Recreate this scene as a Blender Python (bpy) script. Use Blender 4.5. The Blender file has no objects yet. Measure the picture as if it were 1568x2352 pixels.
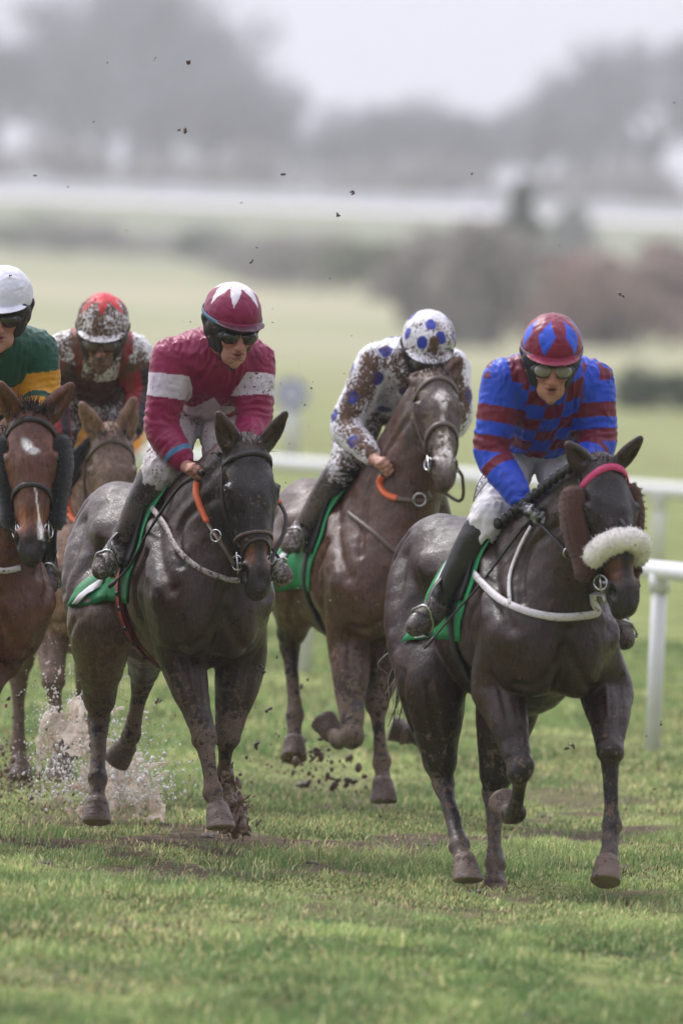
import bpy, math, random
import numpy as np
from mathutils import Vector, Matrix, Euler
sc = bpy.context.scene
COL = sc.collection
R = math.radians
rng = np.random.default_rng(7)
random.seed(7)

# ------------------------------------------------------------------ camera
CAM_H, FPX, W0, H0 = 2.5, 26133.0, 1568.0, 2352.0       # camera height, focal length in pixels of a 1568 x 2352 picture
PITCH = math.atan((1176.0 - 665.0) / FPX)
ROLL = R(2.4)
_F = np.array([0, math.cos(PITCH), -math.sin(PITCH)])
_R0 = np.array([1.0, 0, 0]); _U0 = np.array([0, math.sin(PITCH), math.cos(PITCH)])
CR = math.cos(ROLL) * _R0 + math.sin(ROLL) * _U0
CU = -math.sin(ROLL) * _R0 + math.cos(ROLL) * _U0
CAMP = np.array([0, 0, CAM_H])
cam_d = bpy.data.cameras.new('camera'); cam = bpy.data.objects.new('camera', cam_d); COL.objects.link(cam)
cam_d.sensor_fit = 'VERTICAL'; cam_d.sensor_height = 36.0; cam_d.lens = 36.0 * FPX / H0
cam_d.clip_start = 1.0; cam_d.clip_end = 6000.0
cam.matrix_world = Matrix(((CR[0], CU[0], -_F[0], CAMP[0]), (CR[1], CU[1], -_F[1], CAMP[1]), (CR[2], CU[2], -_F[2], CAMP[2]), (0, 0, 0, 1)))
cam_d.dof.use_dof = True; cam_d.dof.focus_distance = 49.8; cam_d.dof.aperture_fstop = 3.2
sc.camera = cam

# ------------------------------------------------------------------ light: overcast, brightest from upper left behind the riders
SUN_EL, SUN_AZ = R(50), R(-42)          # azimuth from +Y (away from the camera), negative = left
world = bpy.data.worlds.new('World'); sc.world = world; world.use_nodes = True
nt = world.node_tree; nt.nodes.clear()
out = nt.nodes.new('ShaderNodeOutputWorld'); bg = nt.nodes.new('ShaderNodeBackground'); sky = nt.nodes.new('ShaderNodeTexSky')
sky.sky_type = 'NISHITA'; sky.sun_disc = False; sky.sun_elevation = SUN_EL; sky.sun_rotation = SUN_AZ
sky.air_density = 1.0; sky.dust_density = 4.0; sky.ozone_density = 1.0
hs = nt.nodes.new('ShaderNodeHueSaturation'); hs.inputs['Saturation'].default_value = 0.18
mx = nt.nodes.new('ShaderNodeMix'); mx.data_type = 'RGBA'; mx.inputs['Factor'].default_value = 0.85
mx.inputs['B'].default_value = (6.1, 6.05, 6.95, 1)                  # even cloud cover
nt.links.new(sky.outputs[0], hs.inputs['Color']); nt.links.new(hs.outputs[0], mx.inputs['A'])
# cloud is thickest behind the camera and thinnest high up towards the hidden sun
tcw = nt.nodes.new('ShaderNodeTexCoord'); dp = nt.nodes.new('ShaderNodeVectorMath'); dp.operation = 'DOT_PRODUCT'
dp.inputs[1].default_value = Vector((math.sin(SUN_AZ) * .35, math.cos(SUN_AZ) * .35, .93)).normalized()
cr_ = nt.nodes.new('ShaderNodeMapRange'); cr_.inputs[1].default_value = -0.35; cr_.inputs[2].default_value = 1.0; cr_.inputs[3].default_value = 0.10; cr_.inputs[4].default_value = 2.6
mm = nt.nodes.new('ShaderNodeMix'); mm.data_type = 'RGBA'; mm.blend_type = 'MULTIPLY'; mm.inputs['Factor'].default_value = 1.0
nt.links.new(tcw.outputs['Generated'], dp.inputs[0]); nt.links.new(dp.outputs['Value'], cr_.inputs[0]); nt.links.new(mx.outputs['Result'], mm.inputs['A']); nt.links.new(cr_.outputs[0], mm.inputs['B'])
nt.links.new(mm.outputs['Result'], bg.inputs['Color']); bg.inputs['Strength'].default_value = 0.112
nt.links.new(bg.outputs[0], out.inputs['Surface'])
sl = bpy.data.lights.new('sun', 'SUN'); sun = bpy.data.objects.new('sun', sl); COL.objects.link(sun)
sl.energy = 2.0; sl.angle = R(10); sl.color = (1.0, 0.97, 0.94)
sun.rotation_euler = Vector((-math.sin(SUN_AZ) * math.cos(SUN_EL), -math.cos(SUN_AZ) * math.cos(SUN_EL), -math.sin(SUN_EL))).to_track_quat('-Z', 'Y').to_euler()
sc.view_settings.view_transform = 'Standard'; sc.view_settings.look = 'None'; sc.view_settings.exposure = 0.08; sc.view_settings.gamma = 1.0
sc.view_settings.use_curve_mapping = False
sc.cycles.use_denoising = True
sc.cycles.volume_bounces = 1; sc.cycles.max_bounces = 6; sc.cycles.transparent_max_bounces = 12

# ------------------------------------------------------------------ picture <-> world (used to measure the photograph, not to place in screen space)
def ray(px, py):
    d = _F * FPX + CR * (px - W0 / 2) - CU * (py - H0 / 2)
    return d / d[1]                                      # per metre of depth along +Y
def at_depth(px, py, y):
    return CAMP + ray(px, py) * y
def at_z(px, py, z):
    d = ray(px, py); return CAMP + d * ((z - CAM_H) / d[2])
def proj(p):
    v = np.asarray(p, float) - CAMP; k = FPX / (v @ _F)
    return (W0 / 2 + (v @ CR) * k, H0 / 2 - (v @ CU) * k)

class Frame:
    """local frame of a horse and its rider: x forward, y to the horse's left, z up; origin on the ground under the withers"""
    def __init__(s, px, py, depth, th):
        w = at_depth(px, py, depth); th = R(th)
        s.o = np.array([w[0], w[1], 0.0]); s.f = np.array([math.sin(th), -math.cos(th), 0]); s.l = np.array([math.cos(th), math.sin(th), 0])
        s.zw = w[2]; s.rot = math.atan2(s.f[1], s.f[0]); s.th = th
        s.M = np.array([s.f, s.l, [0, 0, 1]])
    def loc(s, p): return s.M @ (np.asarray(p, float) - s.o)
    def wld(s, p): return s.o + np.asarray(p, float) @ s.M
    def PX(s, px, py, xf):
        d = ray(px, py); q = s.o + s.f * xf
        t = ((q - CAMP) @ s.f) / (d @ s.f)
        return s.loc(CAMP + d * t)
    def rayl(s, px, py): return s.loc(CAMP), s.M @ ray(px, py)
    def dirl(s, yaw, dz=0.0):                            # a horizontal direction towards the camera turned by yaw to picture right
        a = R(yaw); v = s.M @ np.array([math.sin(a), -math.cos(a), dz]); return v / np.linalg.norm(v)

# ------------------------------------------------------------------ implicit surfaces
def nrm(v): v = np.asarray(v, float); return v / max(1e-9, np.linalg.norm(v))
class SDF:
    def __init__(s, lo, hi, h):
        s.lo = np.array(lo, float); s.h = h
        s.n = np.ceil((np.array(hi, float) - s.lo) / h).astype(int) + 1
        s.g = np.full(s.n, 0.2, np.float32)
        s.ax = [(s.lo[i] + np.arange(s.n[i]) * h).astype(np.float32) for i in range(3)]
    def box(s, lo, hi):
        a = np.clip(np.floor((np.asarray(lo) - s.lo) / s.h).astype(int), 0, s.n); b = np.clip(np.ceil((np.asarray(hi) - s.lo) / s.h).astype(int) + 1, 0, s.n)
        if np.any(b <= a): return None
        sl = tuple(slice(a[i], b[i]) for i in range(3))
        return sl, s.ax[0][sl[0]][:, None, None], s.ax[1][sl[1]][None, :, None], s.ax[2][sl[2]][None, None, :]
    def comb(s, sl, d, k, sub):
        g = s.g[sl]
        if sub:
            e = -d
            hh = np.maximum(k - np.abs(g - e), 0) / max(k, 1e-6); s.g[sl] = np.maximum(g, e) + hh * hh * k * 0.25
        else:
            hh = np.maximum(k - np.abs(g - d), 0) / max(k, 1e-6); s.g[sl] = np.minimum(g, d) - hh * hh * k * 0.25
    def cap(s, a, b, ra, rb, k=0.03, flat=None, sub=False):
        a = np.asarray(a, float); b = np.asarray(b, float); m = max(ra, rb) * (max(1, flat[1]) if flat else 1) + k + 0.02
        bx = s.box(np.minimum(a, b) - m, np.maximum(a, b) + m)
        if bx is None: return
        sl, X, Y, Z = bx; X = X - np.float32(a[0]); Y = Y - np.float32(a[1]); Z = Z - np.float32(a[2])
        ba = (b - a).astype(np.float32); L2 = max(float(ba @ ba), 1e-9)
        t = np.clip((X * ba[0] + Y * ba[1] + Z * ba[2]) / L2, 0, 1)
        qx, qy, qz = X - t * ba[0], Y - t * ba[1], Z - t * ba[2]
        sc_ = 1.0
        if flat:
            u = nrm(flat[0]).astype(np.float32); f = flat[1]; pr = (qx * u[0] + qy * u[1] + qz * u[2]) * (1 / f - 1)
            qx = qx + u[0] * pr; qy = qy + u[1] * pr; qz = qz + u[2] * pr; sc_ = min(1.0, f)
        d = (np.sqrt(qx * qx + qy * qy + qz * qz) - (ra + (rb - ra) * t)) * sc_
        s.comb(sl, d.astype(np.float32), k, sub)
    def chain(s, pts, k=0.02, flat=None, sub=False):
        """pts: (point, radius) pairs, smoothed by a Catmull-Rom curve"""
        P = spline([np.append(np.asarray(p, float), r) for p, r in pts], 5)
        for a, b in zip(P[:-1], P[1:]): s.cap(a[:3], b[:3], a[3], b[3], k, flat, sub)
    def ell(s, c, rad, axes=None, k=0.04, sub=False):
        c = np.asarray(c, float); rad = np.asarray(rad, float); A = np.eye(3) if axes is None else np.array([nrm(v) for v in axes])
        ext = np.sqrt(((A * rad[:, None]) ** 2).sum(0)) + k + 0.02
        bx = s.box(c - ext, c + ext)
        if bx is None: return
        sl, X, Y, Z = bx; X = X - np.float32(c[0]); Y = Y - np.float32(c[1]); Z = Z - np.float32(c[2])
        k0 = 0; k1 = 0
        for i in range(3):
            q = (X * np.float32(A[i, 0]) + Y * np.float32(A[i, 1]) + Z * np.float32(A[i, 2])) / np.float32(rad[i]); k0 = k0 + q * q; q = q / np.float32(rad[i]); k1 = k1 + q * q
        k0 = np.sqrt(k0); k1 = np.sqrt(k1) + 1e-6
        s.comb(sl, np.where(k0 < 0.05, -rad.min(), k0 * (k0 - 1) / k1).astype(np.float32), k, sub)
    def cut(s, p, n, k=0.004):                            # remove everything on the side n points to
        n = nrm(n); d = ((s.ax[0] - p[0])[:, None, None] * n[0] + (s.ax[1] - p[1])[None, :, None] * n[1] + (s.ax[2] - p[2])[None, None, :] * n[2]).astype(np.float32)
        hh = np.maximum(k - np.abs(s.g - d), 0) / k; s.g = np.maximum(s.g, d) + hh * hh * k * 0.25
    def samp(s, P):
        P = np.atleast_2d(P); q = (P - s.lo) / s.h; q = np.clip(q, 0, s.n - 1.001); i = q.astype(int); f = q - i; v = 0
        for dx in (0, 1):
            for dy in (0, 1):
                for dz in (0, 1):
                    w = (f[:, 0] if dx else 1 - f[:, 0]) * (f[:, 1] if dy else 1 - f[:, 1]) * (f[:, 2] if dz else 1 - f[:, 2])
                    v = v + w * s.g[i[:, 0] + dx, i[:, 1] + dy, i[:, 2] + dz]
        return v
    def grad(s, P):
        e = s.h; G = np.stack([s.samp(np.atleast_2d(P) + e * np.eye(3)[i]) - s.samp(np.atleast_2d(P) - e * np.eye(3)[i]) for i in range(3)], 1)
        return G / np.maximum(np.linalg.norm(G, axis=1, keepdims=True), 1e-9)
    def march(s, o, d, tmax, off=0.0):                    # first surface point met from o along d, or None
        d = nrm(d); t = np.arange(0, tmax, s.h * 0.4); P = o + t[:, None] * d
        v = s.samp(P) - off; ins = np.all((P > s.lo) & (P < s.lo + (s.n - 1) * s.h), axis=1)
        i = np.nonzero((v < 0) & ins)[0]
        if len(i) == 0: return None
        i = i[0]
        if i == 0: return P[0]
        a, b = v[i - 1], v[i]; return P[i - 1] + (P[i] - P[i - 1]) * (a / (a - b) if a > b else 0)
    def mesh(s):
        g = s.g; S = g < 0; n = s.n
        c = [(x, y, z) for x in (0, 1) for y in (0, 1) for z in (0, 1)]
        cnt = sum(S[x:n[0] - 1 + x, y:n[1] - 1 + y, z:n[2] - 1 + z].astype(np.int8) for x, y, z in c)
        I = np.argwhere((cnt > 0) & (cnt < 8)); N = len(I)
        cv = {q: g[I[:, 0] + q[0], I[:, 1] + q[1], I[:, 2] + q[2]] for q in c}
        acc = np.zeros((N, 3)); m = np.zeros(N)
        for q in c:
            for ax in range(3):
                if q[ax]: continue
                r = list(q); r[ax] = 1; r = tuple(r); a, b = cv[q], cv[r]; x = (a < 0) != (b < 0)
                t = np.where(x, a / np.where(x, a - b, 1), 0)
                p = np.array(q, float)[None, :] * x[:, None]; p[:, ax] += t; acc += p; m += x
        V = s.lo + (I + acc / m[:, None]) * s.h
        idx = np.full(n - 1, -1, np.int32); idx[I[:, 0], I[:, 1], I[:, 2]] = np.arange(N)
        Q = []
        for ax in range(3):
            u, v = (ax + 1) % 3, (ax + 2) % 3
            lo = [slice(None)] * 3; hi = [slice(None)] * 3; lo[ax] = slice(0, -1); hi[ax] = slice(1, None)
            E = np.argwhere(S[tuple(lo)] != S[tuple(hi)])
            E = E[(E[:, u] > 0) & (E[:, v] > 0) & (E[:, u] < n[u] - 1) & (E[:, v] < n[v] - 1)]
            if not len(E): continue
            def cell(du, dv):
                q = E.copy(); q[:, u] -= du; q[:, v] -= dv; return idx[q[:, 0], q[:, 1], q[:, 2]]
            F = np.stack([cell(1, 1), cell(0, 1), cell(0, 0), cell(1, 0)], 1)
            fl = S[E[:, 0], E[:, 1], E[:, 2]]
            F[~fl] = F[~fl][:, ::-1]; Q.append(F)
        F = np.concatenate(Q); F = F[(F >= 0).all(1)]
        return V, F

def spline(P, n=6):
    P = [np.asarray(p, float) for p in P]
    if len(P) < 3: return [P[0] + (P[-1] - P[0]) * i / n for i in range(n + 1)]
    Q = [2 * P[0] - P[1]] + P + [2 * P[-1] - P[-2]]; o = []
    for i in range(1, len(Q) - 2):
        a, b, c, d = Q[i - 1:i + 3]
        for j in range(n):
            t = j / n; o.append(0.5 * (2 * b + (c - a) * t + (2 * a - 5 * b + 4 * c - d) * t * t + (3 * b - a - 3 * c + d) * t ** 3))
    return o + [P[-1]]

def _hash(i, j, k, seed):
    h = (i.astype(np.int64) * 374761393 + j.astype(np.int64) * 668265263 + k.astype(np.int64) * 2147483647 + seed * 974711) & 0xffffffff
    h = ((h ^ (h >> 13)) * 1274126177) & 0xffffffff; return ((h ^ (h >> 16)) & 0xffff) / 65535.0
def noise(V, scale, seed=0):                              # value noise in -1 .. 1
    q = np.asarray(V) * scale + 1000.0; i = np.floor(q).astype(int); f = q - i; f = f * f * (3 - 2 * f); o = 0
    for dx in (0, 1):
        for dy in (0, 1):
            for dz in (0, 1):
                w = (f[:, 0] if dx else 1 - f[:, 0]) * (f[:, 1] if dy else 1 - f[:, 1]) * (f[:, 2] if dz else 1 - f[:, 2])
                o = o + w * _hash(i[:, 0] + dx, i[:, 1] + dy, i[:, 2] + dz, seed)
    return o * 2 - 1
def fbm(V, scale, oct=3, seed=0): return sum(noise(V, scale * 2 ** o, seed + o) * 0.5 ** o for o in range(oct))
def seg(V, a, b):
    a = np.asarray(a, float); ba = np.asarray(b, float) - a; t = np.clip(((V - a) @ ba) / (ba @ ba), 0, 1)
    return np.linalg.norm(V - a - t[:, None] * ba, axis=1), t
def smooth(V, F, it=1, w=0.5):
    for _ in range(it):
        A = np.zeros_like(V); m = np.zeros(len(V))
        for i in range(4):
            for j in ((i + 1) % 4, (i + 3) % 4): np.add.at(A, F[:, i], V[F[:, j]]); np.add.at(m, F[:, i], 1)
        V = V * (1 - w) + w * A / np.maximum(m, 1)[:, None]
    return V
def vnormals(V, F):
    n = np.cross(V[F[:, 2]] - V[F[:, 0]], V[F[:, -1]] - V[F[:, 1]]); o = np.zeros_like(V)
    for i in range(F.shape[1]): np.add.at(o, F[:, i], n)
    return o / np.maximum(np.linalg.norm(o, axis=1, keepdims=True), 1e-12)
def sstep(a, b, x): t = np.clip((x - a) / (b - a), 0, 1); return t * t * (3 - 2 * t)

# ------------------------------------------------------------------ Blender objects
def lin(c):
    if isinstance(c, str): c = tuple(int(c[i:i + 2], 16) for i in (0, 2, 4))
    c = np.array(c, float) / 255; return np.where(c <= 0.04045, c / 12.92, ((c + 0.055) / 1.055) ** 2.4)
def make(name, V, F, mat, parent=None, col=None, mud=None, shade=True, off=None):
    """one mesh object; col: (N,3) linear base colours, mud: (N,) how muddy"""
    V = np.asarray(V, np.float32)
    if off is not None: V = V - np.asarray(off, np.float32)
    me = bpy.data.meshes.new(name)
    if isinstance(F, np.ndarray):
        k = F.shape[1]; F = F.astype(np.int32)
        me.vertices.add(len(V)); me.vertices.foreach_set('co', V.ravel())
        me.loops.add(F.size); me.loops.foreach_set('vertex_index', F.ravel())
        me.polygons.add(len(F)); me.polygons.foreach_set('loop_start', np.arange(0, F.size, k, dtype=np.int32))
        me.update(calc_edges=True); me.validate()
    else: me.from_pydata([tuple(map(float, v)) for v in V], [], [list(map(int, f)) for f in F]); me.update()
    if col is not None and len(me.vertices) == len(V):
        c = np.ones((len(V), 4), np.float32); c[:, :3] = col; a = me.color_attributes.new('Col', 'FLOAT_COLOR', 'POINT'); a.data.foreach_set('color', c.ravel())
        b = me.attributes.new('mud', 'FLOAT', 'POINT'); b.data.foreach_set('value', np.zeros(len(V), np.float32) if mud is None else np.asarray(mud, np.float32))
    if shade: me.polygons.foreach_set('use_smooth', np.ones(len(me.polygons), bool))
    o = bpy.data.objects.new(name, me); COL.objects.link(o)
    if mat: me.materials.append(mat)
    if parent: o.parent = parent
    return o
def tag(o, label=None, cat=None, group=None, kind=None):
    for k, v in (('label', label), ('category', cat), ('group', group), ('kind', kind)):
        if v: o[k] = v
    return o
def empty(name, loc=(0, 0, 0), rz=0.0):
    o = bpy.data.objects.new(name, None); COL.objects.link(o); o.location = tuple(map(float, loc)); o.rotation_euler = (0, 0, rz); o.empty_display_size = 0.2; return o
class MB:
    """collects simple shapes into one mesh"""
    def __init__(s): s.V = []; s.F = []; s.n = 0
    def add(s, V, F): s.V.append(np.asarray(V, float)); s.F += [tuple(int(i) + s.n for i in f) for f in F]; s.n += len(V); return s
    def tube(s, P, r, n=8, close=False, up=(0.3, 0.2, 1)):
        P = np.array(P, float); m = len(P); rr = np.full(m, r) if np.isscalar(r) else np.asarray(r, float)
        T = np.gradient(P, axis=0)
        if close: T = np.roll(P, -1, 0) - np.roll(P, 1, 0)
        T /= np.maximum(np.linalg.norm(T, axis=1, keepdims=True), 1e-9); u = np.array(up, float); V = []
        for i in range(m):
            u = u - T[i] * (u @ T[i]); u = nrm(u); w = np.cross(T[i], u)
            for j in range(n): a = 2 * math.pi * j / n; V.append(P[i] + rr[i] * (math.cos(a) * u + math.sin(a) * w))
        F = [(i * n + j, i * n + (j + 1) % n, ((i + 1) % m) * n + (j + 1) % n, ((i + 1) % m) * n + j) for i in range(m if close else m - 1) for j in range(n)]
        if not close: F += [tuple(range(n))[::-1], tuple((m - 1) * n + j for j in range(n))]
        return s.add(V, F)
    def strip(s, P, Nn, w, th, close=False):
        """strap: flat band along P lying on normals Nn, width w, thickness th"""
        P = np.array(P, float); Nn = np.array(Nn, float); m = len(P)
        T = np.roll(P, -1, 0) - np.roll(P, 1, 0) if close else np.gradient(P, axis=0)
        T /= np.maximum(np.linalg.norm(T, axis=1, keepdims=True), 1e-9); B = np.cross(T, Nn); B /= np.maximum(np.linalg.norm(B, axis=1, keepdims=True), 1e-9)
        ww = np.full(m, w) if np.isscalar(w) else np.asarray(w)
        V = []
        for i in range(m):
            b = B[i] * ww[i] / 2
            for a, z in ((-1, 0), (-0.85, 1), (0.85, 1), (1, 0)): V.append(P[i] + b * a + Nn[i] * th * z)
        F = [(i * 4 + j, i * 4 + (j + 1) % 4, ((i + 1) % m) * 4 + (j + 1) % 4, ((i + 1) % m) * 4 + j) for i in range(m if close else m - 1) for j in range(4)]
        if not close: F += [(3, 2, 1, 0), tuple((m - 1) * 4 + j for j in range(4))]
        return s.add(V, F)
    def box(s, c, d, axes=None, bev=0.0):
        A = np.eye(3) if axes is None else np.array(axes); h = np.array(d) / 2; V = []; F = []
        b = min(bev, h.min() * 0.9)
        for z in (-1, -1 + b / h[2], 1 - b / h[2], 1) if b else (-1, 1):
            k = b if (b and abs(z) == 1) else 0
            for x, y in ((-1, -1), (1, -1), (1, 1), (-1, 1)):
                if b:
                    for q in (((x * (h[0] - k), y * (h[1] - b - k)), (x * (h[0] - b - k), y * (h[1] - k))) if x * y < 0 else ((x * (h[0] - b - k), y * (h[1] - k)), (x * (h[0] - k), y * (h[1] - b - k)))): V.append((q[0], q[1], z * h[2]))
                else: V.append((x * h[0], y * h[1], z * h[2]))
        n = 8 if b else 4; m = len(V) // n
        F = [(i * n + j, i * n + (j + 1) % n, (i + 1) * n + (j + 1) % n, (i + 1) * n + j) for i in range(m - 1) for j in range(n)] + [tuple(range(n))[::-1], tuple((m - 1) * n + j for j in range(n))]
        return s.add(np.array(V) @ A + np.asarray(c), F)
    def ball(s, c, r, seg=10, rings=7, axes=None):
        rr = np.array([r] * 3 if np.isscalar(r) else r, float); V = [(0, 0, 1)]
        for i in range(1, rings):
            a = math.pi * i / rings
            for j in range(seg): b = 2 * math.pi * j / seg; V.append((math.sin(a) * math.cos(b), math.sin(a) * math.sin(b), math.cos(a)))
        V.append((0, 0, -1)); F = [(0, 1 + j, 1 + (j + 1) % seg) for j in range(seg)]
        for i in range(rings - 2):
            for j in range(seg): p = 1 + i * seg; F.append((p + j, p + seg + j, p + seg + (j + 1) % seg, p + (j + 1) % seg))
        e = len(V) - 1; p = 1 + (rings - 2) * seg; F += [(e, p + (j + 1) % seg, p + j) for j in range(seg)]
        V = np.array(V) * rr
        if axes is not None: V = V @ np.array([nrm(a) for a in axes])
        return s.add(V + np.asarray(c), F)
    def build(s, name, mat, parent=None, shade=True, off=None):
        return make(name, np.concatenate(s.V), s.F, mat, parent, shade=shade, off=off)

# ------------------------------------------------------------------ materials
def _new(name):
    m = bpy.data.materials.new(name); m.use_nodes = True; t = m.node_tree; p = t.nodes['Principled BSDF']; return m, t, p
def N(t, kind, **kw):
    n = t.nodes.new('ShaderNode' + kind)
    for k, v in kw.items():
        if k in n.inputs: n.inputs[k].default_value = v
        else: setattr(n, k, v)
    return n
def plain(name, c, rough=0.5, metal=0.0, var=0.15, scale=30, bump=0.0, mud=0.0, spec=0.5, sheen=0.0):
    """one colour with a little uneven wear, some mud and fine bumps"""
    m, t, p = _new(name); c = lin(c)
    co = N(t, 'TexCoord'); no = N(t, 'TexNoise', Scale=scale, Detail=4.0); t.links.new(co.outputs['Object'], no.inputs['Vector'])
    r = N(t, 'ValToRGB'); r.color_ramp.elements[0].position = 0.3; r.color_ramp.elements[1].position = 0.7
    r.color_ramp.elements[0].color = (*(c * (1 - var)), 1); r.color_ramp.elements[1].color = (*np.minimum(c * (1 + var), 1), 1)
    t.links.new(no.outputs[0], r.inputs[0]); last = r.outputs[0]
    if mud:
        n2 = N(t, 'TexNoise', Scale=55.0, Detail=6.0, Roughness=0.7); t.links.new(co.outputs['Object'], n2.inputs['Vector'])
        mr = N(t, 'MapRange'); mr.inputs[1].default_value = 0.72 - mud * 0.35; mr.inputs[2].default_value = mr.inputs[1].default_value + 0.03; t.links.new(n2.outputs[0], mr.inputs[0])
        x = N(t, 'Mix', data_type='RGBA'); x.inputs['B'].default_value = (*lin('54443a'), 1); t.links.new(mr.outputs[0], x.inputs['Factor']); t.links.new(last, x.inputs['A']); last = x.outputs['Result']
    t.links.new(last, p.inputs['Base Color']); p.inputs['Roughness'].default_value = rough; p.inputs['Metallic'].default_value = metal; p.inputs['Specular IOR Level'].default_value = spec
    if sheen: p.inputs['Sheen Weight'].default_value = sheen
    if bump:
        b = N(t, 'Bump', Strength=bump, Distance=0.004); n3 = N(t, 'TexNoise', Scale=scale * 4, Detail=5.0); t.links.new(co.outputs['Object'], n3.inputs['Vector']); t.links.new(n3.outputs[0], b.inputs['Height']); t.links.new(b.outputs[0], p.inputs['Normal'])
    return m
def painted(name, rough=0.45, bump=0.3, hair=True, mudc='5d4c40', sheen=0.0, spec=0.5, mudscale=70.0, rvar=0.0, crease=0.0):
    """base colour from the 'Col' attribute, mud spatter from the 'mud' attribute"""
    m, t, p = _new(name); co = N(t, 'TexCoord')
    a = N(t, 'VertexColor', layer_name='Col'); md = N(t, 'Attribute', attribute_name='mud')
    n1 = N(t, 'TexNoise', Scale=9.0, Detail=5.0, Roughness=0.6); t.links.new(co.outputs['Object'], n1.inputs['Vector'])
    mr = N(t, 'MapRange'); mr.inputs[1].default_value = 0.3; mr.inputs[2].default_value = 0.7; mr.inputs[3].default_value = 0.70 if hair else .82; mr.inputs[4].default_value = 1.32 if hair else 1.15; t.links.new(n1.outputs[0], mr.inputs[0])
    mul = N(t, 'Mix', data_type='RGBA', blend_type='MULTIPLY'); mul.inputs['Factor'].default_value = 1.0; t.links.new(a.outputs[0], mul.inputs['A']); t.links.new(mr.outputs[0], mul.inputs['B'])
    if hair:                                              # wet hair lies in darker and lighter streaks
        mpz = N(t, 'Mapping'); mpz.inputs['Scale'].default_value = (70, 70, 22); t.links.new(co.outputs['Object'], mpz.inputs['Vector']); nz = N(t, 'TexNoise', Scale=1.0, Detail=4.0, Roughness=.7); t.links.new(mpz.outputs[0], nz.inputs['Vector']); mz = N(t, 'MapRange'); mz.inputs[1].default_value = .32; mz.inputs[2].default_value = .68; mz.inputs[3].default_value = .5; mz.inputs[4].default_value = 1.65; t.links.new(nz.outputs[0], mz.inputs[0]); mul2 = N(t, 'Mix', data_type='RGBA', blend_type='MULTIPLY'); mul2.inputs['Factor'].default_value = 1.0; t.links.new(mul.outputs['Result'], mul2.inputs['A']); t.links.new(mz.outputs[0], mul2.inputs['B']); mul = mul2
        nf = N(t, 'TexNoise', Scale=170.0, Detail=2.0, Roughness=.5); t.links.new(co.outputs['Object'], nf.inputs['Vector']); fl = N(t, 'MapRange'); fl.inputs[1].default_value = .665; fl.inputs[2].default_value = .70; fl.inputs[4].default_value = .55; t.links.new(nf.outputs[0], fl.inputs[0]); mf = N(t, 'Mix', data_type='RGBA'); mf.inputs['B'].default_value = (*lin('85776c'), 1); t.links.new(fl.outputs[0], mf.inputs['Factor']); t.links.new(mul.outputs['Result'], mf.inputs['A']); mul = mf      # dried flecks of spray
    # mud: clustered specks
    n2 = N(t, 'TexNoise', Scale=mudscale, Detail=3.0, Roughness=0.65, Distortion=0.4); t.links.new(co.outputs['Object'], n2.inputs['Vector'])
    n3 = N(t, 'TexNoise', Scale=11.0, Detail=3.0); t.links.new(co.outputs['Object'], n3.inputs['Vector'])
    ad = N(t, 'Math', operation='MULTIPLY_ADD'); ad.inputs[1].default_value = 0.55; t.links.new(n3.outputs[0], ad.inputs[0]); t.links.new(n2.outputs[0], ad.inputs[2])       # n2 + .55 n3  ~ .78
    su = N(t, 'Math', operation='MULTIPLY_ADD'); su.inputs[1].default_value = 0.62; t.links.new(md.outputs['Fac'], su.inputs[0]); t.links.new(ad.outputs[0], su.inputs[2])
    th = N(t, 'MapRange'); th.inputs[1].default_value = 1.07; th.inputs[2].default_value = 1.11; t.links.new(su.outputs[0], th.inputs[0])
    n4 = N(t, 'TexNoise', Scale=160.0, Detail=2.0); t.links.new(co.outputs['Object'], n4.inputs['Vector'])
    mc = N(t, 'ValToRGB'); mc.color_ramp.elements[0].position = 0.35; mc.color_ramp.elements[1].position = 0.65; mc.color_ramp.elements[0].color = (*(lin(mudc) * 0.6), 1); mc.color_ramp.elements[1].color = (*(lin(mudc) * 1.35), 1); t.links.new(n4.outputs[0], mc.inputs[0])
    x = N(t, 'Mix', data_type='RGBA'); t.links.new(th.outputs[0], x.inputs['Factor']); t.links.new(mul.outputs['Result'], x.inputs['A']); t.links.new(mc.outputs[0], x.inputs['B'])
    t.links.new(x.outputs['Result'], p.inputs['Base Color'])
    ro = N(t, 'MapRange'); ro.inputs[3].default_value = rough; ro.inputs[4].default_value = 0.75; t.links.new(th.outputs[0], ro.inputs[0]); 
    if rvar:
        rv = N(t, 'MapRange'); rv.inputs[1].default_value = .3; rv.inputs[2].default_value = .7; rv.inputs[3].default_value = -rvar * .6; rv.inputs[4].default_value = rvar; n6 = N(t, 'TexNoise', Scale=22.0, Detail=5.0, Roughness=.7); t.links.new(co.outputs['Object'], n6.inputs['Vector']); t.links.new(n6.outputs[0], rv.inputs[0]); ra = N(t, 'Math', operation='ADD'); t.links.new(ro.outputs[0], ra.inputs[0]); t.links.new(rv.outputs[0], ra.inputs[1]); t.links.new(ra.outputs[0], p.inputs['Roughness'])
    else: t.links.new(ro.outputs[0], p.inputs['Roughness'])
    p.inputs['Specular IOR Level'].default_value = spec
    if sheen: p.inputs['Sheen Weight'].default_value = sheen; p.inputs['Sheen Roughness'].default_value = 0.4
    mp = N(t, 'Mapping'); mp.inputs['Scale'].default_value = (150, 150, 40) if hair else (500, 500, 500); t.links.new(co.outputs['Object'], mp.inputs['Vector'])
    n5 = N(t, 'TexNoise', Scale=1.0, Detail=3.0); t.links.new(mp.outputs[0], n5.inputs['Vector'])
    h1 = N(t, 'Math', operation='MULTIPLY_ADD'); h1.inputs[1].default_value = 0.5; t.links.new(th.outputs[0], h1.inputs[0]); t.links.new(n5.outputs[0], h1.inputs[2])
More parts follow.
